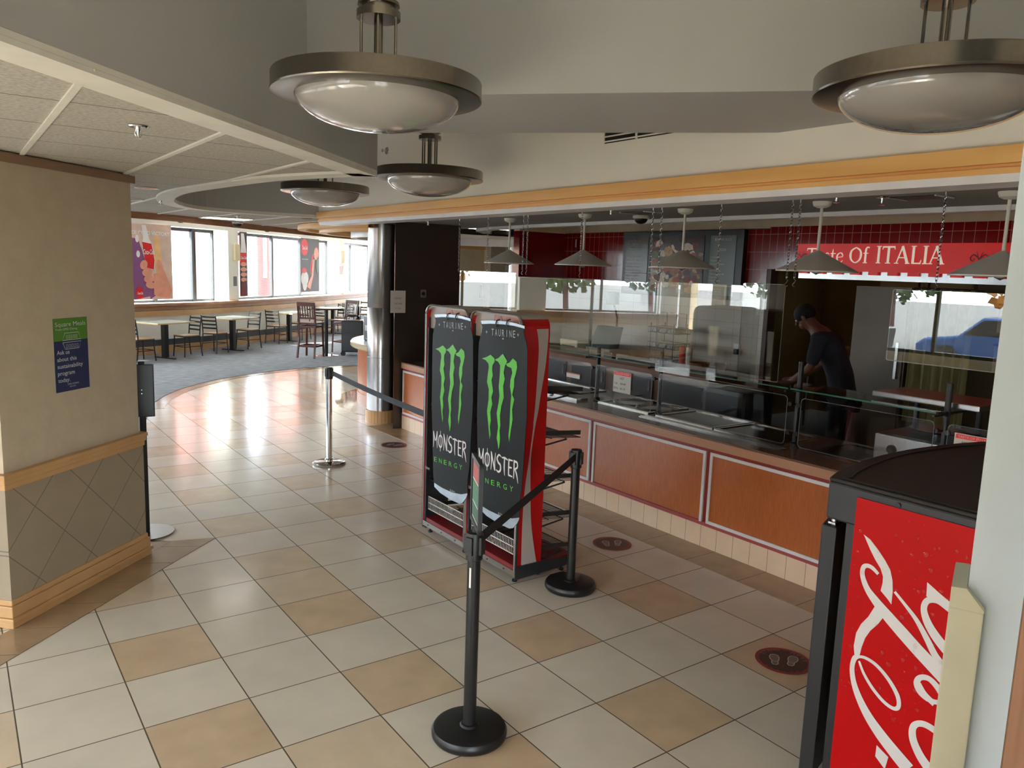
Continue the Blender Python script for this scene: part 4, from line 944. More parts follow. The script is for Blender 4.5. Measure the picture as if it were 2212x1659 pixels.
# ================================================================== PILLAR, COLUMN, ROUND COUNTER
def vz(X, Y, px, py):
    d = ray(px, py); h = Vector((X-CAM.x, Y-CAM.y)); t = h.dot(h)/h.dot(Vector((d.x, d.y))); return CAM.z+d.z*t
b = MB(); b.box(.025, 1.150, -1.20, -.02, .86, ZC+.01); o = struct(b, 'wall_pillar', M_beige); o.matrix_world = PF
b = MB(); b.box(.012, 1.172, -1.20, -.008, .0, .80); o = struct(b, 'wall_wainscot', M_diam); o.matrix_world = PF
b = MB()
for q, z0, z1 in ((.020, .845, .872), (.012, .815, .845), (.004, .782, .815)): b.box(-q+.008, 1.176+q, -1.2-q, -.004+q, z0, z1)
o = struct(b, 'trim_18', M_woodrail, bevel=.004); o.matrix_world = PF
b = MB()
for q, z0, z1 in ((.004, .125, .158), (.014, .06, .125), (.026, .035, .06), (.018, 0, .035)): b.box(-q+.008, 1.178+q, -1.2-q, -.004+q, z0, z1)
o = struct(b, 'baseboard_pillar', M_woodrail, bevel=.005); o.matrix_world = PF
b = MB(); b.box(-.0, 1.175, -1.22, .0, ZC-.045, ZC+.002); o = struct(b, 'trim_19', mat('tan_cornice', C(150, 122, 98), .6)); o.matrix_world = PF
# poster on the pillar
fo = PO+PD*.427+PN*(-.0195)+Vector((0, 0, 1.253)); fr = to_frame(fo, PD, (0, 0, 1))
t = thing('wall_poster', 'green and navy poster about meals taped on the beige pillar', 'poster', fo)
W_, H_ = .273, .432
b = MB(); b.flat([(0, 0), (W_, 0), (W_, H_), (0, H_)], fr, .002); build(b, 'sheet', mat('navy_print', C(40, 52, 96), .45, var=.03), t)
b = MB(); b.flat([(0, .300), (W_, .300), (W_, H_), (0, H_)], fr, .0005, .002); build(b, 'green_band', mat('green_print', C(92, 146, 54), .45, var=.03), t)
b = MB(); b.text('Square Meals', fr, .012, .385, .026, .245, lift=.003); b.text('From UMD Dining', fr, .016, .362, .013, .17, lift=.003)
for i, s_ in enumerate(['Ask us', 'about this', 'sustainability', 'program', 'today.']): b.text(s_, fr, .016, .222-.041*i, .024, [.10, .155, .205, .135, .095][i], lift=.003, bold=.008)
b.text('UMD DINING', fr, .09, .036, .010, .09, lift=.003); b.text('SERVICES', fr, .105, .022, .007, .05, lift=.003)
build(b, 'lettering', mat('poster_text', C(216, 220, 224), .5, var=.01), t)
b = MB()
def outline(b, pts, w_, fr, lift): b.ribbon(list(pts)+[pts[0]], [w_]*(len(pts)+1), fr, .0005, lift, sub=1)
outline(b, [(.085, .345), (.195, .345), (.215, .303), (.066, .303)], .003, fr, .003); outline(b, [(.066, .290), (.215, .290), (.195, .250), (.085, .250)], .003, fr, .003)
for k in range(5): outline(b, [(.093+.021*k, .258), (.105+.021*k, .258), (.105+.021*k, .277), (.093+.021*k, .277)], .0022, fr, .003); outline(b, [(.098+.019*k, .312), (.108+.019*k, .312), (.106+.019*k, .332), (.097+.019*k, .332)], .0022, fr, .003)
build(b, 'box_drawing', mat('poster_text', C(216, 220, 224), .5), t)

# chrome column with tiled foot
c0 = (3.035, 4.375)
t = thing('chrome_column', 'shiny steel clad round column at the end of the counter', 'column', (c0[0], c0[1], 0))
b = MB(); b.lathe([(.172, .165), (.172, .86), (.170, .862), (.172, .864), (.172, 1.50), (.170, 1.503), (.172, 1.506), (.172, 2.56), (0, 2.56)], (c0[0], c0[1], 0), 56); build(b, 'cladding', M_steel, t)
b = MB(); n = 26
for k in range(n):
    a0 = 2*PI*k/n+.01; a1 = 2*PI*(k+1)/n-.01; r = .190
    b.prism([(c0[0]+.16*math.cos(a0), c0[1]+.16*math.sin(a0)), (c0[0]+r*math.cos(a0), c0[1]+r*math.sin(a0)), (c0[0]+r*math.cos(a1), c0[1]+r*math.sin(a1)), (c0[0]+.16*math.cos(a1), c0[1]+.16*math.sin(a1))], 0, .165)
build(b, 'foot_tiles', mat('foot_tile', C(222, 176, 124), .3, var=.05), t)
b = MB(); b.cyl((c0[0], c0[1], 0), (c0[0], c0[1], .166), .178, 32); build(b, 'foot_grout', mat('grout_brown', C(120, 88, 60), .9), t)
t = thing('round_counter', 'curved counter with cream top behind the chrome column', 'counter', (CC[0], CC[1], 0))
b = MB(); b.lathe([(1.54, .17), (1.65, .17), (1.65, .84), (1.54, .84)], (CC[0], CC[1], 0), 60, closed=True, a0=math.radians(110), a1=math.radians(216), sm=False); build(b, 'front', M_lam, t)
b = MB(); b.lathe([(1.54, 0), (1.66, 0), (1.66, .17), (1.54, .17)], (CC[0], CC[1], 0), 60, closed=True, a0=math.radians(110), a1=math.radians(216), sm=False); build(b, 'kick', M_edge, t)
b = MB(); b.lathe([(1.1, .84), (1.745, .84), (1.76, .855), (1.76, .905), (1.745, .92), (1.1, .92)], (CC[0], CC[1], 0), 72, closed=True, a0=math.radians(112), a1=math.radians(207), sm=False); build(b, 'top', mat('cream_stone_top', C(214, 200, 172), .12, var=.05, scale=60), t)
t = thing('coffee_dispenser', 'black and white dispenser standing on the curved cream counter', 'dispenser', (3.62, 5.75, .92))
b = MB(); b.box(3.50, 3.78, 5.60, 5.90, .92, 1.30, bev=.02); build(b, 'body', M_black, t); b = MB(); b.lathe([(0, 1.30), (.10, 1.30), (.11, 1.42), (.05, 1.48), (0, 1.48)], (3.64, 5.75, 0), 20); build(b, 'hopper', M_cone, t); b = MB(); b.box(3.47, 3.50, 5.70, 5.78, 1.08, 1.16); build(b, 'spout', M_steel, t)

# paper and outlet on the dark panel
q0 = Vector((2.97, 3.86, 0)); q1 = Vector((3.90, 3.86, 0)); qd = (q1-q0).normalized(); qn = Vector((qd.y, -qd.x, 0))
def onwall(px, py, p0, p1, off=0.):
    p0 = Vector((p0[0], p0[1], 0)); p1 = Vector((p1[0], p1[1], 0)); d = (p1-p0).normalized(); n = Vector((d.y, -d.x, 0)); p0 = p0+n*off
    r = ray(px, py); t = ((p0-CAM).dot(n))/r.dot(n); P = CAM+r*t; return ((P-p0).dot(d), P.z)
def wall_frame(p0, p1, off=0.):
    p0 = Vector((p0[0], p0[1], 0)); p1 = Vector((p1[0], p1[1], 0)); d = (p1-p0).normalized(); n = Vector((d.y, -d.x, 0)); return to_frame(p0+n*off, d, (0, 0, 1))
fr = wall_frame(q0, q1, .001); a = onwall(843, 676, q0, q1); c = onwall(876, 628, q0, q1)
t = thing('notice_sheet', 'crumpled white notice taped on the dark steel panel', 'notice', q0+qd*a[0]+Vector((0, 0, a[1])))
b = MB(); b.flat([(a[0], a[1]), (c[0], a[1]), (c[0], c[1]), (a[0], c[1])], fr, .002); build(b, 'sheet', M_paper, t)
b = MB(); xm = (a[0]+c[0])/2; hh = c[1]-a[1]
b.text('PLEASE', fr, xm, a[1]+hh*.62, .022, .09, lift=.003, center=True); b.text('WAIT HERE', fr, xm, a[1]+hh*.38, .020, .11, lift=.003, center=True); b.text('TO ORDER', fr, xm, a[1]+hh*.18, .014, .08, lift=.003, center=True); build(b, 'text', mat('print_grey', C(150, 146, 140), .6), t)
a = onwall(908, 643, q0, q1); c = onwall(920, 626, q0, q1)
t = thing('wall_outlet', 'steel outlet on the dark panel right of the notice', 'outlet', q0+qd*a[0]+Vector((0, 0, a[1]))); b = MB(); b.flat([(a[0], a[1]), (c[0], a[1]), (c[0], c[1]), (a[0], c[1])], fr, .006); build(b, 'plate', M_steel, t); b = MB(); b.flat(arc((a[0]+c[0])/2, (a[1]+c[1])/2, .024, 0, 350, 14), fr, .003, .006); build(b, 'socket', M_black, t)

# ================================================================== DISPLAY RACKS
def c3p(x, y): return (880+x/5.027, 620+y/5.027)
def c4p(x, y): return (880+x/3.859, 920+y/3.859)
RX0 = 1.41; RY0 = -.325
def rk(p, X=1.392):
    P = onplane(p[0], p[1], 0, X); return (RY0-P.y, P.z)
t = thing('drink_display_rack', 'right display rack with a tall can banner and red and grey wavy side', 'display rack', (RX0, -.635, 0), 'drink display racks')
W0, W1 = RY0-.005, RY0-.612      # Y of left and right side of the right rack
def side_profile(r=.075, d=.21, h=1.772):
    return [(0, .03)]+[(d, .03)]+[(d-r+r*math.cos(a), h-r+r*math.sin(a)) for a in [PI/2*i/6 for i in range(7)]]+[(.05-.05*math.sin(a)*1.0, h-.05+.05*math.cos(a)) for a in [PI/2*i/6 for i in range(7)]]
SM = lambda y: Matrix(((1, 0, 0, RX0), (0, 0, -1, y), (0, 1, 0, 0), (0, 0, 0, 1)))
def rounded_box_side():
    """outline of the rack seen from the front, rounded at the top"""
    r = .085; w_ = W0-W1; h = 1.772
    return [(w_, .05)]+[(w_-r+r*math.cos(a), h-r+r*math.sin(a)) for a in [PI/2*i/8 for i in range(9)]]+[(r-r*math.sin(a), h-r+r*math.cos(a)) for a in [PI/2*i/8 for i in range(9)]]+[(0, .05)]
FRR = to_frame((RX0, W0, 0), (0, -1, 0), (0, 0, 1))   # x right as seen, normal -X
prof = rounded_box_side()
# shell: sides and roof as one bent sheet, split into side panels (red) and roof (grey)
def shell(i0, i1, x0=0.0, x1=.215, th=.014):
    b = MB(); P = prof[i0:i1+1]
    cx = (W0-W1)/2
    vs = []
    for (u, z) in P:
        uu = u+(th if u < cx else -th) if z < 1.6 else u+(cx-u)*th/.3*1.0; zz = z if z < 1.687 else z-th*((z-1.687)/.085)
        row = []
        for X, (a, c) in ((x0, (u, z)), (x1, (u, z)), (x1, (uu, zz)), (x0, (uu, zz))):
            row.append(b.b.verts.new(FRR @ Vector((a, c, -X))))
        vs.append(row)
    for A, B in zip(vs, vs[1:]):
        for k in range(4): b.face([A[k], A[(k+1) % 4], B[(k+1) % 4], B[k]], False)
    b.face(vs[0][::-1]); b.face(vs[-1]); return b
n_ = len(prof)
build(shell(0, 5), 'side_panel', M_rackred, t); build(shell(5, n_-6), 'roof', M_rackgrey, t); build(shell(n_-6, n_-1), 'side_panel', M_rackred, t)
# front arch bead
b = MB(); b.tube([FRR @ Vector((u, z, .004)) for u, z in prof], .008, 8); build(b, 'front_bead', M_steel, t)
# wave on the right side
YS = W1-.0006
def sd(p): P = onplane(p[0], p[1], 1, YS); return (P.x-RX0, P.z)
lw = [(1350, 262), (1395, 400), (1420, 560), (1425, 700), (1410, 950), (1390, 1250), (1365, 1500)]
rw = [(1490, 262), (1530, 400), (1530, 560), (1500, 850), (1450, 1150), (1420, 1350)]
ll = [(1050, 0), (1010, 300), (975, 550), (955, 850), (945, 1225)]; rl = [(1065, 0), (1030, 250), (1025, 500), (1030, 800), (1060, 1050), (1085, 1190)]
L_ = [sd(c3p(*q)) for q in lw]+[sd(c4p(*q)) for q in ll]; R_ = [sd(c3p(*q)) for q in rw]+[sd(c4p(*q)) for q in rl]
L_ = cat(L_, 4); R_ = cat(R_, 4)
cl = lambda q: (min(.212, max(.012, q[0])), min(1.69, max(.06, q[1])))
L_ = [cl(q) for q in L_]; R_ = [cl(q) for q in R_]
frs = to_frame((RX0, YS, 0), (1, 0, 0), (0, 0, 1))
b = MB()
m_ = 40
def samp(P, t):
    k = t*(len(P)-1); i = min(int(k), len(P)-2); f = k-i; return (P[i][0]*(1-f)+P[i+1][0]*f, P[i][1]*(1-f)+P[i+1][1]*f)
def atz(P, z):
    for a, c in zip(P, P[1:]):
        if (a[1]-z)*(c[1]-z) <= 0 and abs(a[1]-c[1]) > 1e-9: return a[0]+(c[0]-a[0])*(z-a[1])/(c[1]-a[1])
    return P[0][0] if z > P[0][1] else P[-1][0]
pr = None
for i in range(m_+1):
    z = 1.687-(1.687-.075)*i/m_; va = b.b.verts.new(frs @ Vector((atz(L_, z), z, .0015))); vb = b.b.verts.new(frs @ Vector((atz(R_, z), z, .0015)))
    if pr: b.face([pr[0], va, vb, pr[1]])
    pr = (va, vb)
build(b, 'wave_stripe', M_rackgrey, t)
# back frame, base, deck, feet
b = MB()
for u in (.012, W0-W1-.012): b.bar(FRR @ Vector((u, .03, -.02)), FRR @ Vector((u, 1.68, -.02)), .022, .022); b.bar(FRR @ Vector((u, .03, -.20)), FRR @ Vector((u, 1.60, -.20)), .022, .022); b.box(RX0+.004, RX0+.20, W0-u-.004 if u < .1 else W0-u+.0, W0-u if u < .1 else W0-u+.004, .12, 1.60); b.box(RX0+.002, RX0+.012, W0-u-.022, W0-u+.010, .10, 1.60)
for k in range(34): z = .20+.043*k; b.box(RX0+.012, RX0+.028, W0-.024, W0-.0235+.002, z, z+.014)
build(b, 'upright_frame', M_charcoal, t)
b = MB(); b.box(RX0-.006, RX0+.02, W1, W0, .055, .095); build(b, 'front_rail', M_steel, t)
b = MB(); [b.cyl((RX0-.008, W0-.09-.2*k, .075), (RX0-.0055, W0-.09-.2*k, .075), .006, 8) for k in range(3)]; build(b, 'rail_screw', M_black, t)
b = MB(); b.prism([(RX0+.01, W1+.012), (RX0+.01, W0-.012), (RX0+.50, W0-.012), (RX0+.50, W1+.012)], .095, .12); build(b, 'base_deck', M_rackred2, t)
b = MB(); b.prism([(0, .035), (.40, .05), (.52, .075), (.52, .085), (.42, .115), (.22, .125), (.0, .125)], 0, .010, SM(W1)); build(b, 'base_plate', M_charcoal, t)
b = MB(); b.prism([(0, .035), (.40, .05), (.52, .075), (.52, .085), (.42, .115), (.22, .125), (.0, .125)], 0, .010, SM(W0+.010)); build(b, 'base_plate', M_charcoal, t)
for y in (W0-.05, W1+.05):
    for x in (.04, .44): b = MB(); b.cyl((RX0+x, y, 0), (RX0+x, y, .012), .018, 12); b.cyl((RX0+x, y, .01), (RX0+x, y, .055), .008, 8); build(b, 'foot', M_black, t)
# white wire fence at the front of the lowest shelf
b = MB(); zz0, zz1 = .185, .285; ya_, yb_ = W1+.03, W0-.03
for z in (zz0, (zz0+zz1)/2, zz1): b.bar((RX0+.03, ya_, z), (RX0+.03, yb_, z), .005, .005)
nn = 30
for k in range(nn+1): y = ya_+(yb_-ya_)*k/nn; b.bar((RX0+.03, y, zz0), (RX0+.03, y, zz1), .0022, .0022)
build(b, 'wire_fence', M_cone, t)
# wire shelves reaching out at the far side
for z in (.19, .42, .68, .98, 1.28):
    b = MB(); x0_, x1_ = RX0+.04, RX0+.54
    b.bar((x0_, ya_, z), (x0_, yb_, z), .006, .006); b.bar((x1_, ya_, z-.045), (x1_, yb_, z-.045), .006, .006)
    for k in range(22): y = ya_+(yb_-ya_)*k/21; b.bar((x0_, y, z), (x1_, y, z-.045), .0035, .0035)
    for xx in (.25, .5, .75): b.bar((x0_+(x1_-x0_)*xx, ya_, z-.006-.045*xx), (x0_+(x1_-x0_)*xx, yb_, z-.006-.045*xx), .006, .006)
    for y in (ya_, yb_):
        b.bar((x0_, y, z+.03), (x1_, y, z-.010), .005, .030)
        b.bar((x0_+.02, y, z-.09), (x1_-.12, y, z-.045), .006, .010)
    build(b, 'wire_shelf', M_charcoal, t)
# header with the advert inside the arch
W_ = W0-W1
hp = [(u, z) for u, z in prof if z > 1.60]; hp = [(u+(W_/2-u)*.04, z-.008) for u, z in hp]
b = MB(); b.flat([(.012, 1.598)]+[(W_-.012, 1.598)]+hp, FRR, .004, -.030); build(b, 'header_panel', M_rackgrey, t)
b = MB(); b.flat([(.26, 1.60), (W_-.014, 1.60), (W_-.02, 1.70), (W_-.07, 1.752), (.25, 1.757), (.235, 1.69)], FRR, .002, -.026); hd = build(b, 'advert', mat('advert_food', C(150, 62, 34), .35, col2=C(196, 120, 66), scale=14), t)
b = MB(); b.flat([(.27, 1.61), (.33, 1.60), (.37, 1.62), (.355, 1.70), (.325, 1.752), (.285, 1.74)], FRR, .002, -.024); build(b, 'advert_bottle', mat('advert_red', C(168, 40, 20), .3, var=.3, scale=20), hd)
b = MB(); b.text('Happy hour. Par', FRR, .38, 1.705, .022, .185, lift=-.022, bold=.012); b.text('Never Start on an Empty', FRR, .40, 1.683, .012, .17, lift=-.022); build(b, 'advert_text', M_white, hd)
b = MB(); b.box(RX0+.03, RX0+.21, W1+.03, W0-.03, 1.585, 1.597); build(b, 'top_shelf', M_charcoal, t)
# can banner
FB = to_frame((1.396, RY0, 0), (0, -1, 0), (0, 0, 1))
ol = [c3p(797, 400), c3p(800, 368), c3p(900, 366), c3p(1040, 372), c3p(1160, 392), c3p(1272, 425), c3p(1276, 455), c3p(1262, 470), c3p(1266, 520), c3p(1290, 600), c3p(1302, 680), (1137.5, 900), (1126.5, 1060), c4p(935, 640), c4p(932, 770), c4p(915, 812), c4p(880, 852), c4p(850, 856), c4p(760, 815), c4p(660, 750), c4p(600, 690), (1033, 1075), (1030, 900), c3p(770, 700), c3p(775, 600), c3p(790, 540), c3p(806, 490), c3p(812, 430)]
O_ = [rk(p) for p in ol]
b = MB(); b.flat(O_, FB, .003); bn = build(b, 'can_banner', M_can, t)
# silver rim at top and bottom of the printed can
top_ = [rk(c3p(*q)) for q in ((800, 366), (900, 364), (1040, 371), (1160, 390), (1272, 423), (1272, 452), (1150, 420), (1040, 405), (900, 398), (806, 402))]
b = MB(); b.flat(top_, FB, .001, .003); build(b, 'can_rim', M_cansil, bn)
bt_ = [rk(c4p(*q)) for q in ((600, 655), (680, 705), (780, 752), (870, 772), (932, 765), (930, 780), (915, 812), (880, 852), (850, 856), (760, 815), (660, 750), (600, 690))]
b = MB(); b.flat(bt_, FB, .001, .003); build(b, 'can_base', M_cansil, bn)
claws = [[(810, 775), (860, 760), (905, 735), (945, 775), (948, 810), (925, 850), (920, 900), (927, 960), (912, 1010), (920, 1060), (930, 1130), (912, 1200), (922, 1270), (900, 1360), (906, 1450), (895, 1520), (903, 1600), (893, 1650), (885, 1560), (875, 1450), (865, 1350), (882, 1220), (885, 1110), (865, 1030), (876, 930), (885, 870), (880, 830), (850, 795)],
         [(948, 790), (990, 770), (1037, 725), (1060, 765), (1085, 805), (1060, 850), (1045, 930), (1057, 1000), (1040, 1080), (1047, 1200), (1020, 1290), (1005, 1400), (1010, 1500), (1000, 1560), (1005, 1640), (1003, 1680), (995, 1740), (988, 1760), (982, 1700), (970, 1640), (985, 1520), (970, 1370), (990, 1260), (1000, 1180), (992, 1080), (1000, 1000), (1005, 930), (1008, 850), (985, 810)],
         [(1070, 835), (1110, 820), (1145, 775), (1185, 810), (1192, 870), (1178, 940), (1160, 1000), (1158, 1080), (1138, 1170), (1160, 1220), (1137, 1330), (1142, 1440), (1122, 1560), (1112, 1640), (1104, 1680), (1098, 1610), (1110, 1500), (1115, 1380), (1122, 1240), (1130, 1180), (1115, 1080), (1120, 1010), (1140, 930), (1130, 880), (1085, 860)]]
b = MB()
for cw in claws: b.flat([rk(c3p(*q)) for q in cw], FB, .0015, .003)
build(b, 'claw_logo', M_green, bn)
# lettering drawn as brush strokes
GOTH = {
 'M': (.72, [([(.06, -.05), (.10, .5), (.04, 1.0)], [.05, .12, .06]), ([(.06, .98), (.36, .42), (.62, 1.06)], [.10, .09, .08]), ([(.62, 1.04), (.60, .5), (.66, -.02)], [.08, .13, .05])]),
 'Ø': (.60, [([(.30, .88), (.08, .72), (.06, .28), (.30, .10), (.52, .28), (.54, .72), (.30, .88)], [.10, .11, .12, .10, .11, .12, .10]), ([(.30, 1.15), (.30, -.16)], [.06, .06])]),
 'N': (.62, [([(.08, -.02), (.12, .5), (.06, 1.05)], [.06, .12, .07]), ([(.08, 1.0), (.52, .05)], [.12, .12]), ([(.56, .0), (.52, .5), (.60, 1.05)], [.10, .12, .05])]),
 'S': (.58, [([(.58, .92), (.30, 1.0), (.08, .78), (.22, .56), (.48, .44), (.50, .16), (.26, .02), (-.02, .10)], [.04, .11, .14, .14, .14, .14, .12, .05])]),
 'T': (.58, [([(-.04, .90), (.3, .94), (.66, .88)], [.07, .12, .06]), ([(.28, .95), (.26, .4), (.32, -.06)], [.13, .13, .05])]),
 'E': (.50, [([(.10, .98), (.08, .5), (.10, .02)], [.13, .13, .13]), ([(.08, .92), (.54, .94)], [.12, .07]), ([(.08, .50), (.44, .52)], [.12, .08]), ([(.08, .06), (.54, .04)], [.12, .07])]),
 'R': (.58, [([(.10, 1.02), (.10, .5), (.08, -.04)], [.13, .13, .07]), ([(.08, .94), (.42, .92), (.46, .66), (.14, .50)], [.11, .12, .12, .09]), ([(.20, .52), (.40, .25), (.58, -.22)], [.10, .13, .04])])}
b = MB()
a = rk((1031, 1003)); c = rk((1120, 1040)); ang = 0
# base line of the word on the banner
p0 = rk((1033, 1003)); p1 = rk((1121, 1037)); uu = (Vector(p1)-Vector(p0)).normalized()
FW = FB @ Matrix(((uu.x, -uu.y, 0, p0[0]), (uu.y, uu.x, 0, p0[1]), (0, 0, 1, 0), (0, 0, 0, 1)))
LW = (Vector(p1)-Vector(p0)).length; hL = .118
tot = sum(GOTH[ch][0]+.10 for ch in 'MØNSTER')*hL
stroke_letters(b, 'MØNSTER', 0, 0, hL, FW @ Matrix.Diagonal((LW/tot, 1, 1, 1)), .10, .003, d=.001, defs=GOTH)
p0 = rk((1036, 1035)); p1 = rk((1112, 1060)); uu = (Vector(p1)-Vector(p0)).normalized()
build(b, 'word_white', M_white, bn)
b = MB(); FW = FB @ Matrix(((uu.x, -uu.y, 0, p0[0]), (uu.y, uu.x, 0, p0[1]), (0, 0, 1, 0), (0, 0, 0, 1)))
LW = (Vector(p1)-Vector(p0)).length
for i, ch in enumerate('ENERGY'): b.text(ch, FW, LW*i/5.8, -.012, .036, .040, lift=.004)
build(b, 'word_green', M_green, bn)
b = MB(); p0 = rk((1062, 722)); p1 = rk((1113, 727)); uu = (Vector(p1)-Vector(p0)).normalized(); FW = FB @ Matrix(((uu.x, -uu.y, 0, p0[0]), (uu.y, uu.x, 0, p0[1]), (0, 0, 1, 0), (0, 0, 0, 1)))
LW = (Vector(p1)-Vector(p0)).length
for i, ch in enumerate('TAURINE'): b.text(ch, FW, LW*i/6.6+(.010 if ch == 'I' else 0), -.008, .046, .006 if ch == 'I' else .026, lift=.004)
for sx in (-.06, LW+.03): b.ribbon([(sx-.010, .012), (sx+.010, .012)], [.004, .004], FW, .001, .003, sub=1); b.ribbon([(sx, .002), (sx, .022)], [.004, .004], FW, .001, .003, sub=1)
b.flat(arc(LW*.49, -.026, .009, 0, 180, 8), FW, .001, .003)
for (x, y, s_) in ((.060, .52, 'DRINK'), (.43, .43, 'BLEND')): b.text(s_, FB, x, y, .020, .07, lift=.004)
build(b, 'small_print', mat('can_print', C(176, 186, 194), .5), bn)
for px in (1073, 1096):
    q = rk((px, 700)); P = FB @ Vector((q[0], q[1], 0)); b = MB(); b.tube([P+Vector((.02, 0, .03)), P+Vector((-.006, 0, .022)), P+Vector((-.012, 0, .0)), P+Vector((-.006, 0, -.018))], .004, 6); build(b, 'banner_hook', M_black, t)
lt = dup(t, (RX0, -.635+.624, 0), 0, 'left display rack with a tall can banner, partly behind the belt end')

# ================================================================== DRINKS COOLER
GX = 1.25; GY = -3.20; GZ = 1.30; GE = -3.98; GR = 2.66
t = thing('drinks_cooler', 'black drinks cooler with red and white script side at the right', 'cooler', (GX+.6, -3.6, 0))
bow = [(GX, GY)]+[(GX+(GR-GX)*k/16, GY+.115*math.sin(PI*k/16)**.8) for k in range(1, 16)]+[(GR, GY)]
foot = bow+[(GR, GE), (GX, GE)]
M_cool = mat('cooler_black', C(44, 46, 50), .42, var=.06)
b = MB(); b.prism([(GX+.004, GY-.16), (GR, GY-.16), (GR, GE), (GX+.004, GE)], .02, 1.14); build(b, 'cabinet', M_cool, t)
b = MB(); b.prism(foot, 1.135, 1.285); build(b, 'cap', M_cool, t, bevel=.008)
b = MB(); b.prism(foot, 1.285, GZ); build(b, 'top', M_blackm, t, bevel=.006)
rim = [(GX+.05, GY-.06)]+[(GX+.05+(GR-GX-.1)*k/16, GY-.06+.115*math.sin(PI*k/16)**.8) for k in range(1, 16)]+[(GR-.05, GY-.06)]
b = MB(); b.tube([(x, y, GZ+.002) for x, y in rim], .005, 6); b.tube([(GX+.02, GY-.04, GZ+.002), (GX+.02, GE, GZ+.002)], .005, 6); build(b, 'rim', M_black, t)
dbow = [(x, y+.012) for x, y in bow]; dback = [(x, y-.055) for x, y in bow][::-1]
b = MB(); b.prism([(GX-.016, GY+.004)]+dbow[1:-1]+[(GR, GY+.004), (GR, GY-.055)]+dback[1:-1]+[(GX-.016, GY-.06)], .04, 1.112); build(b, 'door', M_cool, t, bevel=.006)
b = MB(); b.cyl((GX+.015, GY-.03, 1.110), (GX+.015, GY-.03, 1.137), .012, 12); b.box(GX-.004, GX+.06, GY-.045, GY-.015, 1.118, 1.126); build(b, 'hinge', M_steel, t)
b = MB(); b.box(GX-.002, GX+.004, GY-.165, GE, 1.135-.10, 1.20); b.box(GX-.002, GX+.004, GY-.125, GY-.09, .04, 1.14); build(b, 'side_frame', M_cool, t)
def c5p(x, y): return (1620+x/2.3074, 940+y/2.3074)
FC = to_frame((GX-.003, -3.325, 0), (0, -1, 0), (0, 0, 1))
b = MB(); b.flat([(0, .05), (.62, .05), (.62, 1.252), (0, 1.252)], FC, .003); sp = build(b, 'side_graphic', M_coke, t)
b = MB(); b.cyl((GX-.002, GY-.33+.05, 1.262), (GX-.006, GY-.33+.05, 1.262), .010, 14); build(b, 'screw', M_black, t)
def gk(x, y): P = onplane(*c5p(x, y), 0, GX-.006); return (-3.325-P.y, P.z)
def gw(px_): return px_/2.3074*2.95/FPX*1.15
b = MB()
def poly(pts): b.flat([gk(*q) for q in pts], FC, .0008, .0032)
def rib(pts, ws, sub=6): b.ribbon([gk(*q) for q in pts], [gw(q) for q in ws], FC, .0008, .0032, sub)
poly([(568, 495), (600, 520), (640, 572), (675, 625), (700, 672), (711, 725), (712, 780), (705, 843), (685, 815), (652, 775), (662, 735), (664, 705), (652, 665), (625, 620), (600, 570)])
rib([(640, 692), (612, 662), (585, 650), (566, 660), (562, 700), (585, 765), (630, 830), (690, 905), (760, 985), (840, 1075), (920, 1160), (1000, 1245)], [14, 18, 18, 20, 22, 28, 40, 52, 56, 56, 58, 60])
rib([(722, 780), (770, 840), (830, 920), (880, 1010), (925, 1100), (985, 1190)], [12, 14, 20, 26, 30, 50])
poly([(625, 850), (663, 910), (640, 940), (600, 975), (575, 1010), (556, 1060), (545, 1105), (522, 1100), (518, 1050), (530, 985), (555, 940), (590, 905)])
rib([(545, 1100), (522, 1112), (510, 1160), (518, 1230), (545, 1310), (590, 1400), (650, 1490), (720, 1580), (790, 1665)], [18, 22, 22, 26, 34, 44, 54, 60, 66])
rib([(533, 1105), (572, 1108), (630, 1145), (690, 1215), (735, 1295), (742, 1350), (718, 1362), (670, 1330), (615, 1265), (570, 1190), (545, 1125)], [10, 14, 16, 18, 20, 18, 16, 16, 16, 14, 10])
poly([(884, 733), (950, 792), (1020, 850), (1075, 905), (1060, 935), (1000, 890), (950, 850), (880, 803)])
rib([(1040, 905), (985, 850), (930, 822), (885, 825), (868, 865), (885, 930), (925, 1000), (985, 1075), (1040, 1130)], [34, 30, 26, 24, 26, 34, 40, 44, 46])
rib([(985, 1330), (925, 1330), (880, 1310), (845, 1275), (832, 1235), (850, 1208), (895, 1215), (945, 1270), (975, 1335), (1000, 1400)], [16, 20, 24, 26, 26, 22, 24, 28, 32, 36])
rib([(920, 1340), (870, 1290), (840, 1235)], [26, 26, 22])
rib([(1010, 1560), (945, 1490), (880, 1445), (835, 1438), (812, 1462), (815, 1520), (850, 1600), (895, 1665)], [30, 30, 28, 24, 28, 34, 40, 46])
poly([(632, 1545), (690, 1605), (672, 1665), (625, 1600)])
build(b, 'script_lettering', M_white, sp)
r3 = random.Random(11); b = MB()
for k in range(150):
    u, z = r3.uniform(.01, .50), r3.uniform(.45, 1.22); r = r3.choice([.0022, .003, .004, .005, .0085])*r3.uniform(.7, 1.2)
    b.lathe([(0, .0015+r*.25), (r*.6, .0012+r*.18), (r, 0)], n=12, M=FC @ Matrix.Translation((u, z, .004)) @ Matrix.Diagonal((1, r3.uniform(.8, 1.5), 1, 1)))
dr = build(b, 'droplets', glass_mat('droplet_clear', (.96, .92, .92), 1.6), sp); dr['kind'] = 'stuff'

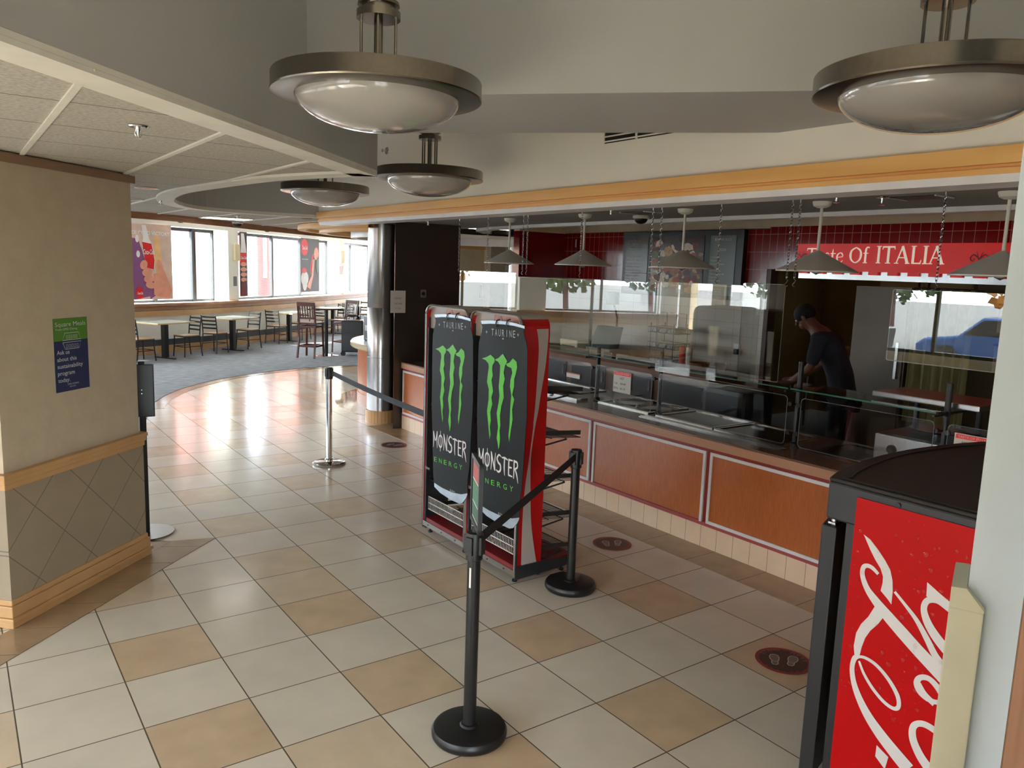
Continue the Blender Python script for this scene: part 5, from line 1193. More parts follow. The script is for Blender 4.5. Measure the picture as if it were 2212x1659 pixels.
# ================================================================== STANCHIONS
def stanchion(x, y, z1, label, rubber=True, chrome=False, group='belt posts'):
    t = thing('stanchion', label, 'stanchion', (x, y, 0), group)
    mb = M_chrome if chrome else M_black
    b = MB()
    if chrome: b.lathe([(0, 0), (.162, 0), (.165, .006), (.165, .018), (.155, .024), (.04, .030), (.034, .05), (0, .05)], (x, y, 0), 48)
    else: b.lathe([(0, .0), (.158, 0), (.167, .012), (.168, .032), (.160, .046), (.150, .049), (.04, .052), (0, .052)], (x, y, 0), 48)
    build(b, 'base', mb, t)
    b = MB(); b.cyl((x, y, .05), (x, y, z1-.11), .0285 if not chrome else .030, 24); b.lathe([(.045, .05), (.038, .06), (.028, .062)], (x, y, 0), 24); build(b, 'pole', mb, t)
    b = MB(); b.lathe([(.029, z1-.125), (.037, z1-.12), (.038, z1-.02), (.034, z1-.004), (0, z1)], (x, y, 0), 28)
    for k in range(4): a = PI/2*k+.4; b.box(-.016, .016, .030, .045, z1-.095, z1-.018, Matrix.Translation((x, y, 0)) @ Matrix.Rotation(a, 4, 'Z'))
    build(b, 'belt_head', M_black, t); return t
fs = (.263, -2.19); bs = (1.70, -1.165); cs = (1.585, 2.585)
sf = stanchion(fs[0], fs[1], .945, 'nearest black belt post carrying the small framed sign')
sb = stanchion(bs[0], bs[1], .935, 'black belt post in front of the counter beside the right rack')
sc_ = stanchion(cs[0], cs[1], 1.01, 'polished chrome belt post left of the racks', chrome=True)
# label strip on the front pole
b = MB(); b.lathe([(.0290, .70), (.0292, .70), (.0292, .79), (.0290, .79)], (fs[0], fs[1], 0), 6, closed=True, a0=math.radians(196), a1=math.radians(214)); build(b, 'label_strip', M_paper, sf)
def belt(name, p0, p1, h, m, label, sag=.0):
    b = MB(); p0 = Vector(p0); p1 = Vector(p1); d = (p1-p0); nrm = Vector((-d.y, d.x, 0)).normalized()*.0012
    n = 12; rows = []
    for i in range(n+1):
        s_ = i/n; c_ = p0+d*s_-Vector((0, 0, sag*4*s_*(1-s_)))
        rows.append([b.b.verts.new(c_+nrm*k1+Vector((0, 0, h/2*k2))) for k1, k2 in ((1, 1), (1, -1), (-1, -1), (-1, 1))])
    for A, B in zip(rows, rows[1:]):
        for k in range(4): b.face([A[k], A[(k+1) % 4], B[(k+1) % 4], B[k]])
    b.face(rows[0][::-1]); b.face(rows[-1])
    return tag(build(b, name, m), label, 'belt')
dd = Vector((bs[0]-fs[0], bs[1]-fs[1], 0)).normalized()
belt('barrier_belt', (fs[0]+dd.x*.04, fs[1]+dd.y*.04, .893), (bs[0]-dd.x*.045, bs[1]-dd.y*.045, .885), .050, M_belt, 'black belt stretched between the two black posts', .004)
zb = onplane(916, 857, 1, .295).z
belt('barrier_belt', (cs[0]+.01, cs[1]-.045, .955), (1.43, .300, .925), .050, M_beltg, 'grey belt running from the chrome post to the left rack', .012)
# framed sign on top of the front post
hd_ = Vector((fs[0]-CAM.x, fs[1]-CAM.y, 0)).normalized(); ang = .15; sd_ = Vector((hd_.x*math.cos(ang)-hd_.y*math.sin(ang), hd_.x*math.sin(ang)+hd_.y*math.cos(ang), 0))
so_ = Vector((fs[0], fs[1], .965))+Vector((hd_.y, -hd_.x, 0))*.005-sd_*.11
fr = to_frame(so_, sd_, (0, 0, 1))
t = thing('framed_sign', 'small black framed sign seen edge on above the nearest black post', 'sign', (fs[0], fs[1], .945))
b = MB(); w_, h_ = .235, .30
for q in ((0, w_, 0, .02), (0, w_, h_-.02, h_), (0, .02, 0, h_), (w_-.02, w_, 0, h_)): b.box(q[0], q[1], q[2], q[3], -.010, .008, fr)
b.box(w_/2-.02, w_/2+.02, -.022, .01, -.008, .008, fr); b.cyl((fs[0], fs[1], .942), (fs[0], fs[1], .965), .012, 12)
build(b, 'frame', M_black, t)
b = MB(); b.box(.018, w_-.018, .018, h_-.018, -.004, .003, fr); sh_ = build(b, 'insert', M_paper, t)
for z0_, z1_, cc, nm in ((.20, .27, C(180, 40, 36), 'insert_red'), (.10, .19, C(34, 120, 76), 'insert_green'), (.03, .09, C(30, 90, 60), 'insert_dark')):
    for s_ in (1, -1):
        b = MB(); b.box(.03, w_-.03, z0_, z1_, .0032 if s_ > 0 else -.0058, .0040 if s_ > 0 else -.0042, fr); build(b, 'print_band', mat(nm, cc, .4), sh_)
# sign stand behind the pillar
ax, ay = -.40, 1.30
t = thing('sign_stand', 'black floor sign stand half hidden behind the pillar', 'sign stand', (ax, ay, 0))
b = MB(); b.lathe([(0, 0), (.188, 0), (.188, .010), (0, .010)], (ax, ay-.02, 0), 64, sm=False); build(b, 'base', M_steel, t)
b = MB(); b.box(ax-.022, ax+.022, ay-.012, ay+.012, .012, 1.30); build(b, 'post', M_black, t)
zt = vz(ax, ay, 320, 786); zl = vz(ax, ay, 320, 899)
vd = Vector((ax-CAM.x, ay-CAM.y, 0)).normalized(); rt = Vector((vd.y, -vd.x, 0))
fr = to_frame(Vector((ax, ay, zl))-rt*.19-vd*.012, rt, (0, 0, 1))
b = MB(); b.box(0, .275, 0, zt-zl, -.03, -.012+.03, fr, bev=.008); build(b, 'sign_board', M_black, t)
b = MB(); [b.cyl(fr @ Vector((.19+.0, z, .017)), fr @ Vector((.19, z, .022)), .004, 8) for z in ((zt-zl)*.45, (zt-zl)*.52)]; build(b, 'bolt', M_steel, t)

# ================================================================== FLOOR STICKERS
def sticker(px, py, a, label):
    P = fl(px, py, .0035)
    t = thing('floor_sticker', label, 'floor sticker', (P.x, P.y, .0032), 'round stand here stickers'); fr = Matrix.Translation((P.x, P.y, .0032)) @ Matrix.Rotation(a, 4, 'Z')
    b = MB(); b.flat(arc(0, 0, .148, 0, 360, 48)[:-1], fr, .0008); build(b, 'ring', mat('sticker_red', C(146, 50, 56), .35), t)
    b = MB(); b.flat(arc(0, 0, .126, 0, 360, 48)[:-1], fr, .0004, .0008); build(b, 'disc', mat('sticker_dark', C(60, 46, 48), .35), t)
    sole = [(0, .064), (.018, .056), (.026, .03), (.022, .004), (.014, -.014), (.017, -.04), (.008, -.058), (-.008, -.058), (-.018, -.042), (-.017, -.015), (-.024, .008), (-.026, .034), (-.018, .056)]
    g = MB(); w_ = MB()
    for s_, rr in ((-1, .12), (1, -.12)):
        M_ = fr @ Matrix.Translation((s_*.045, .012*s_, 0)) @ Matrix.Rotation(rr, 4, 'Z')
        q = [(x*s_, y) for x, y in sole]; g.flat(q, M_, .0003, .0012); w_.ribbon(q+[q[0]], [.004]*(len(q)+1), M_, .0002, .0016, sub=1)
        w_.ribbon([(-.014, -.020), (.014, -.020)], [.003, .003], M_, .0002, .0016, sub=1)
    build(g, 'footprint', mat('sticker_grey', C(120, 112, 112), .4), t); build(w_, 'outline', mat('sticker_line', C(214, 206, 206), .4), t)
    w_ = MB()
    for st, a0, a1 in (('STAND', 162, 108), ('HERE', 68, 22)):
        for i, ch in enumerate(st):
            an = math.radians(a0+(a1-a0)*i/(len(st)-1)); M_ = fr @ Matrix.Translation((.108*math.cos(an), .108*math.sin(an), 0)) @ Matrix.Rotation(an-PI/2, 4, 'Z'); w_.text(ch, M_, 0, 0, .024, lift=.0014, center=True)
    for i, ch in enumerate('PLEASE'):
        an = math.radians(232+76*i/5); M_ = fr @ Matrix.Translation((.134*math.cos(an), .134*math.sin(an), 0)) @ Matrix.Rotation(an+PI/2, 4, 'Z'); w_.text(ch, M_, 0, 0, .014, lift=.0016, center=True)
    build(w_, 'lettering', mat('sticker_text', C(176, 96, 100), .4), t)
sticker(1692, 1427, -PI/2+.55, 'round stand here sticker on the floor beside the cooler')
sticker(1322, 1174, -PI/2+.9, 'round stand here sticker on the floor right of the racks')
sticker(851, 961, -PI/2+.4, 'small far floor sticker left of the left rack')

# ================================================================== DINING FURNITURE
def ladder_chair():
    t = thing('dining_chair', 'x', 'chair', (0, 0, 0), 'metal ladder back chairs at the window tables')
    # faces +x ; back at -x
    b = MB(); b.prism([(-.19, -.19), (.10, -.205), (.19, -.17), (.20, 0), (.19, .17), (.10, .205), (-.19, .19)], .435, .460); build(b, 'seat', M_seat, t, bevel=.008)
    for s_ in (-1, 1):
        b = MB(); b.tube([(.165, .165*s_, .435), (.175, .175*s_, .2), (.19, .185*s_, 0)], .013, 8); build(b, 'leg', M_black, t)
        b = MB(); b.tube([(-.235, .19*s_, 0), (-.205, .185*s_, .22), (-.185, .178*s_, .45), (-.20, .178*s_, .62), (-.235, .178*s_, .84)], .013, 8); build(b, 'leg', M_black, t)
    b = MB()
    for z in (.56, .64, .72, .80):
        x = -.192-.043*(z-.56)/.24*1.0
        for k in range(6):
            y0 = -.175+.35*k/6; y1 = y0+.35/6; c0_ = -.02*(1-(y0/.175)**2); c1_ = -.02*(1-(y1/.175)**2)
            b.prism([(x+c0_-.005, y0), (x+c1_-.005, y1), (x+c1_+.005, y1), (x+c0_+.005, y0)], z-.018, z+.018)
    build(b, 'backrest', M_black, t)
    b = MB(); b.tube([(.172, -.172, .22), (.172, .172, .22)], .009, 6); b.tube([(.172, .172, .22), (-.205, .185, .22)], .009, 6); b.tube([(.172, -.172, .22), (-.205, -.185, .22)], .009, 6); b.box(-.19, .18, -.18, .18, .420, .435); build(b, 'stretcher', M_black, t)
    return t
def dining_table():
    t = thing('dining_table', 'x', 'table', (0, 0, 0), 'window tables')
    b = MB(); b.box(-.46, .46, -.36, .36, .728, .752); build(b, 'edge', M_tabedge, t, bevel=.004)
    b = MB(); b.box(-.447, .447, -.347, .347, .752, .758); build(b, 'top', M_tabtop, t)
    for x in (0.0,):
        b = MB(); b.box(x-.05, x+.05, -.05, .05, .03, .728); build(b, 'column', M_black, t)
        b = MB(); b.box(x-.03, x+.03, -.28, .28, 0, .03); build(b, 'foot', M_black, t)
    return t
def P2(px, py): q = fl(px, py); return (q.x, q.y)
def wdir(P):
    """direction of the window wall nearest to a plan point"""
    best = None
    for a, c in zip(WP, WP[1:]):
        m = lerp(a, c, .5); d = math.hypot(m[0]-P[0], m[1]-P[1])
        if best is None or d < best[0]: best = (d, math.atan2(c[1]-a[1], c[0]-a[0]))
    return best[1]
tb0 = dining_table(); ch0 = ladder_chair()
tabs = [((2.0, 12.05), 'window table at the far left before the large drink poster'), ((3.65, 13.10), 'second window table from the pillar, before the wall pier'), ((5.55, 14.75), 'third window table, left of the high brown chairs'), ((7.5, 16.55), 'fourth window table, behind the high brown chairs'), ((8.9, 17.9), 'farthest window table, next to the chrome column'), ((.1, 11.1), 'window table mostly hidden behind the pillar')]
firstc = True
for i, ((x, y), lb) in enumerate(tabs):
    a = wdir((x, y))
    if i == 0: tb0.location = (x, y, 0); tb0.rotation_euler = (0, 0, a); tb0['label'] = lb
    else: dup(tb0, (x, y, 0), a, lb)
    for s_, nm in ((-1, 'left'), (1, 'right')):
        if i == 5 and s_ == -1: continue
        cx = x+s_*.56*math.cos(a)+(-.02)*math.sin(a); cy = y+s_*.56*math.sin(a)
        l2 = 'ladder back chair at the %s end of the %s' % (nm, ['far left window table', 'second window table', 'third window table', 'fourth window table', 'farthest window table', 'table hidden behind the pillar'][i])
        rz = a+(0 if s_ < 0 else PI)+random.uniform(-.15, .15)
        if firstc: ch0.location = (cx, cy, 0); ch0.rotation_euler = (0, 0, rz); ch0['label'] = l2; firstc = False
        else: dup(ch0, (cx, cy, 0), rz, l2)
# high brown chairs and their round table
def bar_chair():
    t = thing('bar_chair', 'x', 'bar chair', (0, 0, 0), 'high brown slatted chairs')
    b = MB(); b.prism([(-.20, -.20), (.20, -.215), (.20, .215), (-.20, .20)], .735, .765); build(b, 'seat', M_mahog, t, bevel=.01)
    for s_ in (-1, 1):
        b = MB(); b.bar((.18, .18*s_, .735), (.20, .20*s_, 0), .036, .036); build(b, 'leg', M_mahog, t)
        b = MB(); b.bar((-.26, .195*s_, 0), (-.19, .185*s_, .45), .036, .034); b.bar((-.19, .185*s_, .44), (-.19, .185*s_, .80), .036, .034); b.bar((-.19, .185*s_, .79), (-.25, .185*s_, 1.20), .036, .030); build(b, 'leg', M_mahog, t)
    b = MB(); b.box(-.262, -.238, -.19, .19, 1.12, 1.20); b.box(-.212, -.192, -.18, .18, .84, .88)
    for k in range(6): y = -.14+.056*k; b.bar((-.203, y, .88), (-.248, y, 1.13), .022, .010)
    build(b, 'backrest', M_mahog, t)
    b = MB()
    for z, q in ((.24, .015), (.66, .02)): b.box(-.20, .19, -.205, -.18, z, z+.04); b.box(-.20, .19, .18, .205, z, z+.04); b.box(.17, .20, -.18, .18, z, z+.04); b.box(-.215, -.19, -.18, .18, z, z+.04)
    build(b, 'stretcher', M_mahog, t); return t
bq = P2(705, 768)
t = thing('bar_table', 'high round brown table on a chrome foot between the high chairs', 'table', (bq[0], bq[1], 0))
b = MB(); b.lathe([(0, 1.03), (.37, 1.03), (.38, 1.045), (.37, 1.06), (0, 1.06)], (bq[0], bq[1], 0), 40); build(b, 'top', M_mahog, t)
b = MB(); b.cyl((bq[0], bq[1], .03), (bq[0], bq[1], 1.03), .04, 16); build(b, 'column', M_black, t)
b = MB(); b.lathe([(0, 0), (.27, 0), (.26, .012), (.06, .04), (0, .04)], (bq[0], bq[1], 0), 40); build(b, 'foot', M_chrome, t)
bc0 = bar_chair(); q = P2(672, 772); rz = math.atan2(bq[1]-q[1], bq[0]-q[0]); bc0.location = (q[0], q[1], 0); bc0.rotation_euler = (0, 0, rz+.3); bc0['label'] = 'left high brown slatted chair, back turned to the carpet edge'
q = (bq[0]+.62, bq[1]+.42); dup(bc0, (q[0], q[1], 0), math.atan2(bq[1]-q[1], bq[0]-q[0])-.2, 'right high brown slatted chair behind the round table')
q = P2(762, 768)
t = thing('rolling_case', 'large black rolling case left of the chrome column', 'case', (q[0], q[1], 0)); vv_ = Matrix.Translation((q[0], q[1], 0)) @ Matrix.Rotation(-.5, 4, 'Z')
b = MB(); b.box(-.24, .24, -.17, .17, .09, .80, vv_, bev=.03); build(b, 'body', M_black, t)
b = MB(); b.box(-.235, .235, -.176, .176, .50, .52, vv_); build(b, 'lid_seam', M_charcoal, t)
b = MB(); b.tube([vv_ @ Vector(p) for p in ((-.14, 0, .78), (-.14, 0, .86), (-.09, 0, .89), (.09, 0, .89), (.14, 0, .86), (.14, 0, .78))], .014, 8); build(b, 'handle', M_black, t)
for x in (-.2, .2): b = MB(); b.cyl(vv_ @ Vector((x, -.15, .055)), vv_ @ Vector((x, -.11, .055)), .055, 18); build(b, 'wheel', M_black, t); b = MB(); b.box(x-.02, x+.02, -.15, -.11, .05, .12, vv_); build(b, 'wheel_bracket', M_black, t)

# ---- things on the window wall
def on_poster(name, label, p0, p1, box, bgm, polys, texts=(), off=.03):
    fr = wall_frame(p0, p1, off); a = onwall(*box[0], p0, p1, off); c = onwall(*box[1], p0, p1, off)
    x0, x1 = min(a[0], c[0]), max(a[0], c[0]); z0, z1 = min(a[1], c[1]), max(a[1], c[1])
    t = thing(name, label, 'poster', fr @ Vector(((x0+x1)/2, z0, 0)), 'drink posters on the windows')
    b = MB(); b.flat([(x0, z0), (x1, z0), (x1, z1), (x0, z1)], fr, .003); sh = build(b, 'sheet', bgm, t)
    for i, (pts, m) in enumerate(polys):
        b = MB(); b.mi = 0
        q = [(min(x1, max(x0, x0+(x1-x0)*u)), z0+(z1-z0)*v) for u, v in pts]; b.flat(q, fr, .0006, .003+.0007*i); build(b, 'print_shape', m, sh)
    b = MB(); lf = .004+.0007*len(polys)
    for (s_, u, v, h, w__, shr) in texts: b.text(s_, fr, x0+(x1-x0)*u, z0+(z1-z0)*v, h, (x1-x0)*w__, lift=lf, shear=shr, bold=.015)
    if texts: build(b, 'lettering', M_white, sh)
    return t
mk = lambda n, c, r=.5: mat('print_'+n, c, r, var=.08, scale=6)
def blob(cx, cy, rx, ry, n=14, a=0): return [(cx+rx*math.cos(2*PI*i/n)*math.cos(a)-ry*math.sin(2*PI*i/n)*math.sin(a), cy+rx*math.cos(2*PI*i/n)*math.sin(a)+ry*math.sin(2*PI*i/n)*math.cos(a)) for i in range(n)]
skin = mk('skin', C(232, 158, 132)); pur = mk('purple', C(140, 84, 132)); org = mk('orange', C(240, 190, 130)); redp = mk('red', C(222, 30, 34)); wh = mk('white', C(236, 230, 228)); lil = mk('lilac', C(214, 196, 206))
on_poster('window_poster', 'large purple drink poster with a hand and bottle on the leftmost window', (1.0, 12.5), (2.33, 13.12), ((262, 648), (369, 487)), mk('peach', C(222, 190, 176)),
  [([(0, .25), (0, .82), (.35, .80), (.48, .5), (.52, .2), (.6, .05), (.25, .0), (0, .0)], pur), ([(.55, .0), (.80, .12), (.78, .30), (.5, .25)], pur), (blob(.33, .80, .035, .05), wh), (blob(.34, .60, .035, .045), wh),
   (blob(.72, .55, .07, .33, a=.1), org), ([(.42, .98), (.50, .98), (.56, .80), (.62, .72), (.66, .50), (.64, .40), (.50, .40), (.46, .55), (.42, .72), (.44, .82)], wh), ([(.42, .76), (.60, .74), (.65, .52), (.63, .40), (.50, .42), (.46, .55)], redp),
   (blob(.44, .46, .075, .06, a=.4), skin), (blob(.50, .36, .10, .055, a=.1), skin), (blob(.53, .27, .10, .05), skin), (blob(.56, .19, .10, .045, a=-.1), skin), (blob(.76, .40, .06, .14, a=.3), skin), ([(.62, .34), (.84, .38), (.98, .12), (.92, .0), (.62, .06)], skin), (blob(.34, .09, .07, .08), redp)],
  [('ICE COLD VICTORY', .20, .855, .075, .76, 0), ('Coca-Cola', .43, .60, .10, .22, .4), ('Coca-Cola', .30, .07, .05, .10, .3)])
on_poster('window_poster', 'narrow dark poster with a bottle at the left edge of the middle window', (4.10, 14.25), (4.42, 14.5), ((519, 640), (533, 502)), mk('plum', C(66, 40, 62)),
  [([(.2, .98), (.6, .98), (.8, .80), (.9, .66), (.1, .66), (.2, .8)], wh), ([(.05, .68), (.95, .68), (.98, .52), (.02, .52)], redp), (blob(.5, .50, .42, .035), skin), (blob(.5, .42, .42, .035), skin), (blob(.5, .34, .42, .035), skin), (blob(.5, .26, .40, .035), skin), ([(.1, .0), (.8, .0), (.7, .25), (.2, .2)], mk('maroon', C(120, 30, 36)))],
  [('Coca-Cola', .10, .58, .07, .78, .4)])
on_poster('window_poster', 'dark poster with a red round logo on the right pane of the middle window', (6.52, 16.35), (7.60, 17.36), ((650, 631), (689, 517)), mk('charcoal', C(70, 60, 58)),
  [(blob(.2, .83, .19, .155, 24), redp), ([(.50, .45), (.62, .70), (.70, .72), (.60, .42), (.5, .3)], redp), (blob(.83, .72, .13, .12, a=.5), skin), (blob(.20, .25, .20, .14), wh), (blob(.20, .18, .13, .16), wh), (blob(.16, .40, .14, .05), redp), ([(.3, .1), (.55, .3), (.62, .6), (.74, .62), (.66, .3), (.5, .04)], skin), (blob(.9, .5, .07, .15), mk('leaf', C(90, 120, 70)))],
  [('Coca-Cola', .06, .79, .10, .28, .4), ('TASTE THE FEELING', .04, .60, .025, .34, 0)])
# pier fittings
def on_wall_plate(name, label, cat, p0, p1, b0, b1, m, off=.0, th=.02, grp=None):
    fr = wall_frame(p0, p1, off); a = onwall(*b0, p0, p1, off); c = onwall(*b1, p0, p1, off); x0, x1 = sorted((a[0], c[0])); z0, z1 = sorted((a[1], c[1]))
    b = MB(); b.flat([(x0, z0), (x1, z0), (x1, z1), (x0, z1)], fr, th); return tag(build(b, name, m), label, cat, grp)
pa, pb_ = (3.34, 13.68), (4.10, 14.25); pc, pd = (7.60, 17.36), (8.55, 18.34)
on_wall_plate('wall_sconce', 'flat cream wall light on the pier between the first two windows', 'wall light', pa, pb_, (504, 563), (514, 528), M_cream, th=.06)
on_wall_plate('wall_picture', 'small dark round picture sheet low on the left pier', 'picture', pa, pb_, (504, 618), (514, 597), mat('picture_grey', C(120, 124, 130), .5), th=.005)
on_wall_plate('wall_sconce', 'flat cream wall light on the pier by the last window', 'wall light', pc, pd, (733, 568), (741, 542), M_cream, th=.06)
on_wall_plate('wall_picture', 'small reddish picture sheet low on the right pier', 'picture', pc, pd, (733, 592), (740, 575), mat('picture_pink', C(170, 110, 100), .5), th=.005)

# far room pieces seen between the dark panel and the red wall
t = thing('wall_clock', 'round white wall clock seen under the first cone pendant', 'clock', (10.42, 12.58, 1.95)); q = onplane(1087, 588, 1, 12.59)
b = MB(); Mc = Matrix.Translation((q.x, 12.56, q.z)) @ Matrix.Rotation(PI/2, 4, 'X'); b.lathe([(0, 0), (.23, 0), (.23, .03), (0, .03)], n=36, M=Mc); build(b, 'rim', mat('clock_rim', C(110, 76, 50), .4), t)
b = MB(); b.lathe([(0, .031), (.205, .031), (.205, .034), (0, .034)], n=36, M=Mc); build(b, 'dial', M_paper, t)
b = MB(); b.bar((q.x, 12.522, q.z), (q.x+.10, 12.522, q.z+.06), .012, .004); b.bar((q.x, 12.522, q.z), (q.x-.04, 12.522, q.z+.15), .010, .004); build(b, 'hand', M_black, t)
q = onplane(1048, 630, 1, 11.82); t = thing('framed_notice', 'small dark framed notice on the far tan wall', 'picture', (q.x, 11.88, q.z)); b = MB(); b.box(q.x-.11, q.x+.11, 11.87, 11.90, q.z-.17, q.z+.17); build(b, 'frame', M_mahog, t); b = MB(); b.box(q.x-.085, q.x+.085, 11.865, 11.87, q.z-.145, q.z+.145); build(b, 'print', M_paper, t)
t = thing('chrome_column', 'bright far chrome column seen behind the first cone pendant', 'column', (8.45, 9.0, 0)); b = MB(); b.lathe([(.11, 0), (.11, 3.04), (0, 3.04)], (8.45, 9.0, 0), 28); build(b, 'cladding', M_steel, t)
t = thing('far_table', 'pale table in the far room below the framed notice', 'table', (8.0, 10.6, 0)); b = MB(); b.box(7.3, 8.7, 10.2, 10.9, .72, .76); build(b, 'top', M_tabtop, t); b = MB(); b.box(7.95, 8.05, 10.5, 10.6, 0, .72); build(b, 'column', M_black, t)

# ================================================================== CEILING FITTINGS
def sprinkler(P, label, d=(0, 0, -1)):
    t = thing('sprinkler_head', label, 'sprinkler', P, 'ceiling sprinklers'); Mz = Matrix.Translation(P) @ Vector(d).to_track_quat('Z', 'Y').to_matrix().to_4x4()
    b = MB(); b.lathe([(0, 0), (.038, 0), (.034, .006), (.012, .008), (0, .008)], n=20, M=Mz); build(b, 'escutcheon', M_chrome, t)
    b = MB(); b.lathe([(.010, .006), (.008, .02), (.004, .03), (.004, .046), (.018, .048), (.018, .051), (0, .051)], n=14, M=Mz); b.tube([Mz @ Vector(p) for p in ((.010, 0, .015), (.014, 0, .03), (.004, 0, .047))], .0018, 5); b.tube([Mz @ Vector(p) for p in ((-.010, 0, .015), (-.014, 0, .03), (-.004, 0, .047))], .0018, 5); build(b, 'nozzle', M_chrome, t)
zc = ZC+.010
for px, py, lb in ((298, 272, 'sprinkler in the ceiling tiles above the pillar, nearest one'), (347, 430, 'sprinkler in the ceiling tiles left of the curved recess'), (513, 466, 'tiny far sprinkler beside the lit ceiling panel')):
    P = fl(px, py, zc); sprinkler((P.x, P.y, zc), lb)
for px, py, lb in ((925, 478, 'sprinkler on the grey ceiling above the dark panel'), (1320, 453, 'sprinkler on the grey ceiling between second and third cone pendants'), (1808, 420, 'sprinkler just right of the large cone pendant'), (1906, 425, 'small ceiling hook fitting above the right of the sign')):
    P = fl(px, py, ZS); sprinkler((P.x, P.y, ZS), lb)
P = onplane(836, 326, 0, 2.05); sprinkler((2.05, P.y, P.z), 'side wall sprinkler pointing out beside the middle dish pendant', (-1, 0, 0))
def dome(px, py, z, lb):
    P = fl(px, py, z); t = thing('dome_camera', lb, 'security camera', (P.x, P.y, z), 'dome cameras'); b = MB(); b.lathe([(0, 0), (.075, 0), (.078, -.02), (.065, -.028), (0, -.028)], (P.x, P.y, z), 24); build(b, 'ring', M_cone, t)
    b = MB(); b.lathe([(.062*math.cos(PI/2*i/6), -.026-.05*math.sin(PI/2*i/6)) for i in range(6)]+[(0, -.076)], (P.x, P.y, z), 20); build(b, 'dome', M_black, t)
dome(390, 469, zc, 'black dome camera over the leftmost window'); dome(513, 479, zc, 'black dome camera over the pier left of the middle window'); dome(577, 491, zc, 'black dome camera over the middle window')
dome(1385, 466, ZS, 'black dome camera on the serving ceiling above the menu board')
P = fl(490, 471, zc)
t = thing('ceiling_light_panel', 'lit rectangular light panel in the far ceiling tiles', 'ceiling light', (P.x, P.y, zc)); b = MB(); b.box(P.x-.30, P.x+.30, P.y-.22, P.y+.22, zc-.010, zc); build(b, 'frame', M_tbar, t); b = MB(); b.box(P.x-.27, P.x+.27, P.y-.19, P.y+.19, zc-.013, zc-.0105); build(b, 'diffuser', mat('lit_panel', C(255, 252, 240), .5, emit=(1, .97, .9, 1), es=3.0), t)
for px, py, lb in ((318, 406, 'round recessed light above the pillar corner'), (290, 431, 'second small recessed light further back beyond the pillar top')):
    P = fl(px, py, zc); t = thing('recessed_light', lb, 'ceiling light', (P.x, P.y, zc), 'recessed lights'); b = MB(); b.lathe([(.07, 0), (.09, 0), (.088, -.006), (.07, -.004)], (P.x, P.y, zc), 24, closed=True); build(b, 'trim_ring', M_cone, t); b = MB(); b.lathe([(0, -.002), (.07, -.002), (.07, 0), (0, 0)], (P.x, P.y, zc), 24); build(b, 'lens', M_bowl, t)
for px, py, lb in ((1988, 426, 'slim dark ceiling access slot above the red sign'), (1384, 459, 'slim dark ceiling access slot above the menu board')):
    P = fl(px, py, ZS); t = thing('ceiling_diffuser', lb, 'vent', (P.x, P.y, ZS)); b = MB(); b.box(P.x-.10, P.x+.10, P.y-.14, P.y+.14, ZS-.005, ZS); build(b, 'plate', M_charcoal, t); b = MB(); b.box(P.x-.11, P.x+.11, P.y-.15, P.y-.14, ZS-.008, ZS); b.box(P.x-.11, P.x+.11, P.y+.14, P.y+.15, ZS-.008, ZS); build(b, 'rim', M_tbar, t)
# wall vent grille on the header
a = onplane(1305, 311, 0, 2.05)
t = thing('wall_vent', 'dark slatted vent grille high on the wall by the ceiling beam', 'vent', (2.05, -1.2, a.z)); y1 = a.y; y0 = y1-.62; z0 = a.z; z1 = z0+.26
b = MB(); b.box(2.044, 2.05, y0, y1, z0, z1); build(b, 'duct_back', mat('vent_black', C(18, 16, 15), .9), t)
b = MB()
for k in range(9): z = z0+.006+.031*k; b.box(2.036, 2.046, y0, y1, z, z+.008)
for q in (y0, (y0+y1)/2-.006, y1-.012): b.box(2.034, 2.046, q, q+.012, z0, z1)
build(b, 'louvre', M_wall, t)

# ================================================================== PERSON IN THE KITCHEN
def skinned(name, pts, edges, radii, m, parent, sub=2, root=0):
    me = bpy.data.meshes.new(name); me.from_pydata([Vector(p) for p in pts], edges, []); o = bpy.data.objects.new('tmp', me); COL.objects.link(o)
    sk = o.modifiers.new('s', 'SKIN'); sk.use_smooth_shade = True
    for i, r in enumerate(radii):
        v = me.skin_vertices[0].data[i]; v.radius = r if isinstance(r, tuple) else (r, r); v.use_root = (i == root)
    s2 = o.modifiers.new('u', 'SUBSURF'); s2.levels = sub; s2.render_levels = sub
    dg = bpy.context.evaluated_depsgraph_get(); m2 = bpy.data.meshes.new_from_object(o.evaluated_get(dg)); bpy.data.objects.remove(o)
    b = MB(); b.b.from_mesh(m2)
    for f in b.b.faces: f.smooth = True
    bpy.data.meshes.remove(m2); return build(b, name, m, parent)
PXX, PYY = 5.58, -.62
t = thing('person', 'person in dark clothes bending forward behind the middle guard post', 'person', (PXX, PYY, 0))
f_ = Vector((-.30, .954, 0)); s_ = Vector((f_.y, -f_.x, 0))
def pp(fw, rt_, z): v = Vector((PXX, PYY, z))+f_*fw+s_*rt_; return (v.x, v.y, v.z)
sk_ = mat('skin_brown', C(110, 70, 52), .55)
pts = [pp(0, 0, .97), pp(.05, 0, 1.16), pp(.15, 0, 1.38), pp(.26, 0, 1.53), pp(.335, 0, 1.59), pp(.40, 0, 1.64), pp(.44, 0, 1.70),
       pp(.22, .19, 1.49), pp(.26, .24, 1.21), pp(.46, .18, 1.06), pp(.54, .15, 1.03), pp(.22, -.19, 1.49), pp(.26, -.24, 1.21), pp(.46, -.18, 1.04), pp(.54, -.15, 1.02),
       pp(0, .10, .88), pp(.03, .11, .50), pp(-.01, .12, .09), pp(.14, .13, .04), pp(0, -.10, .88), pp(.03, -.11, .50), pp(-.01, -.12, .09), pp(.14, -.13, .04)]
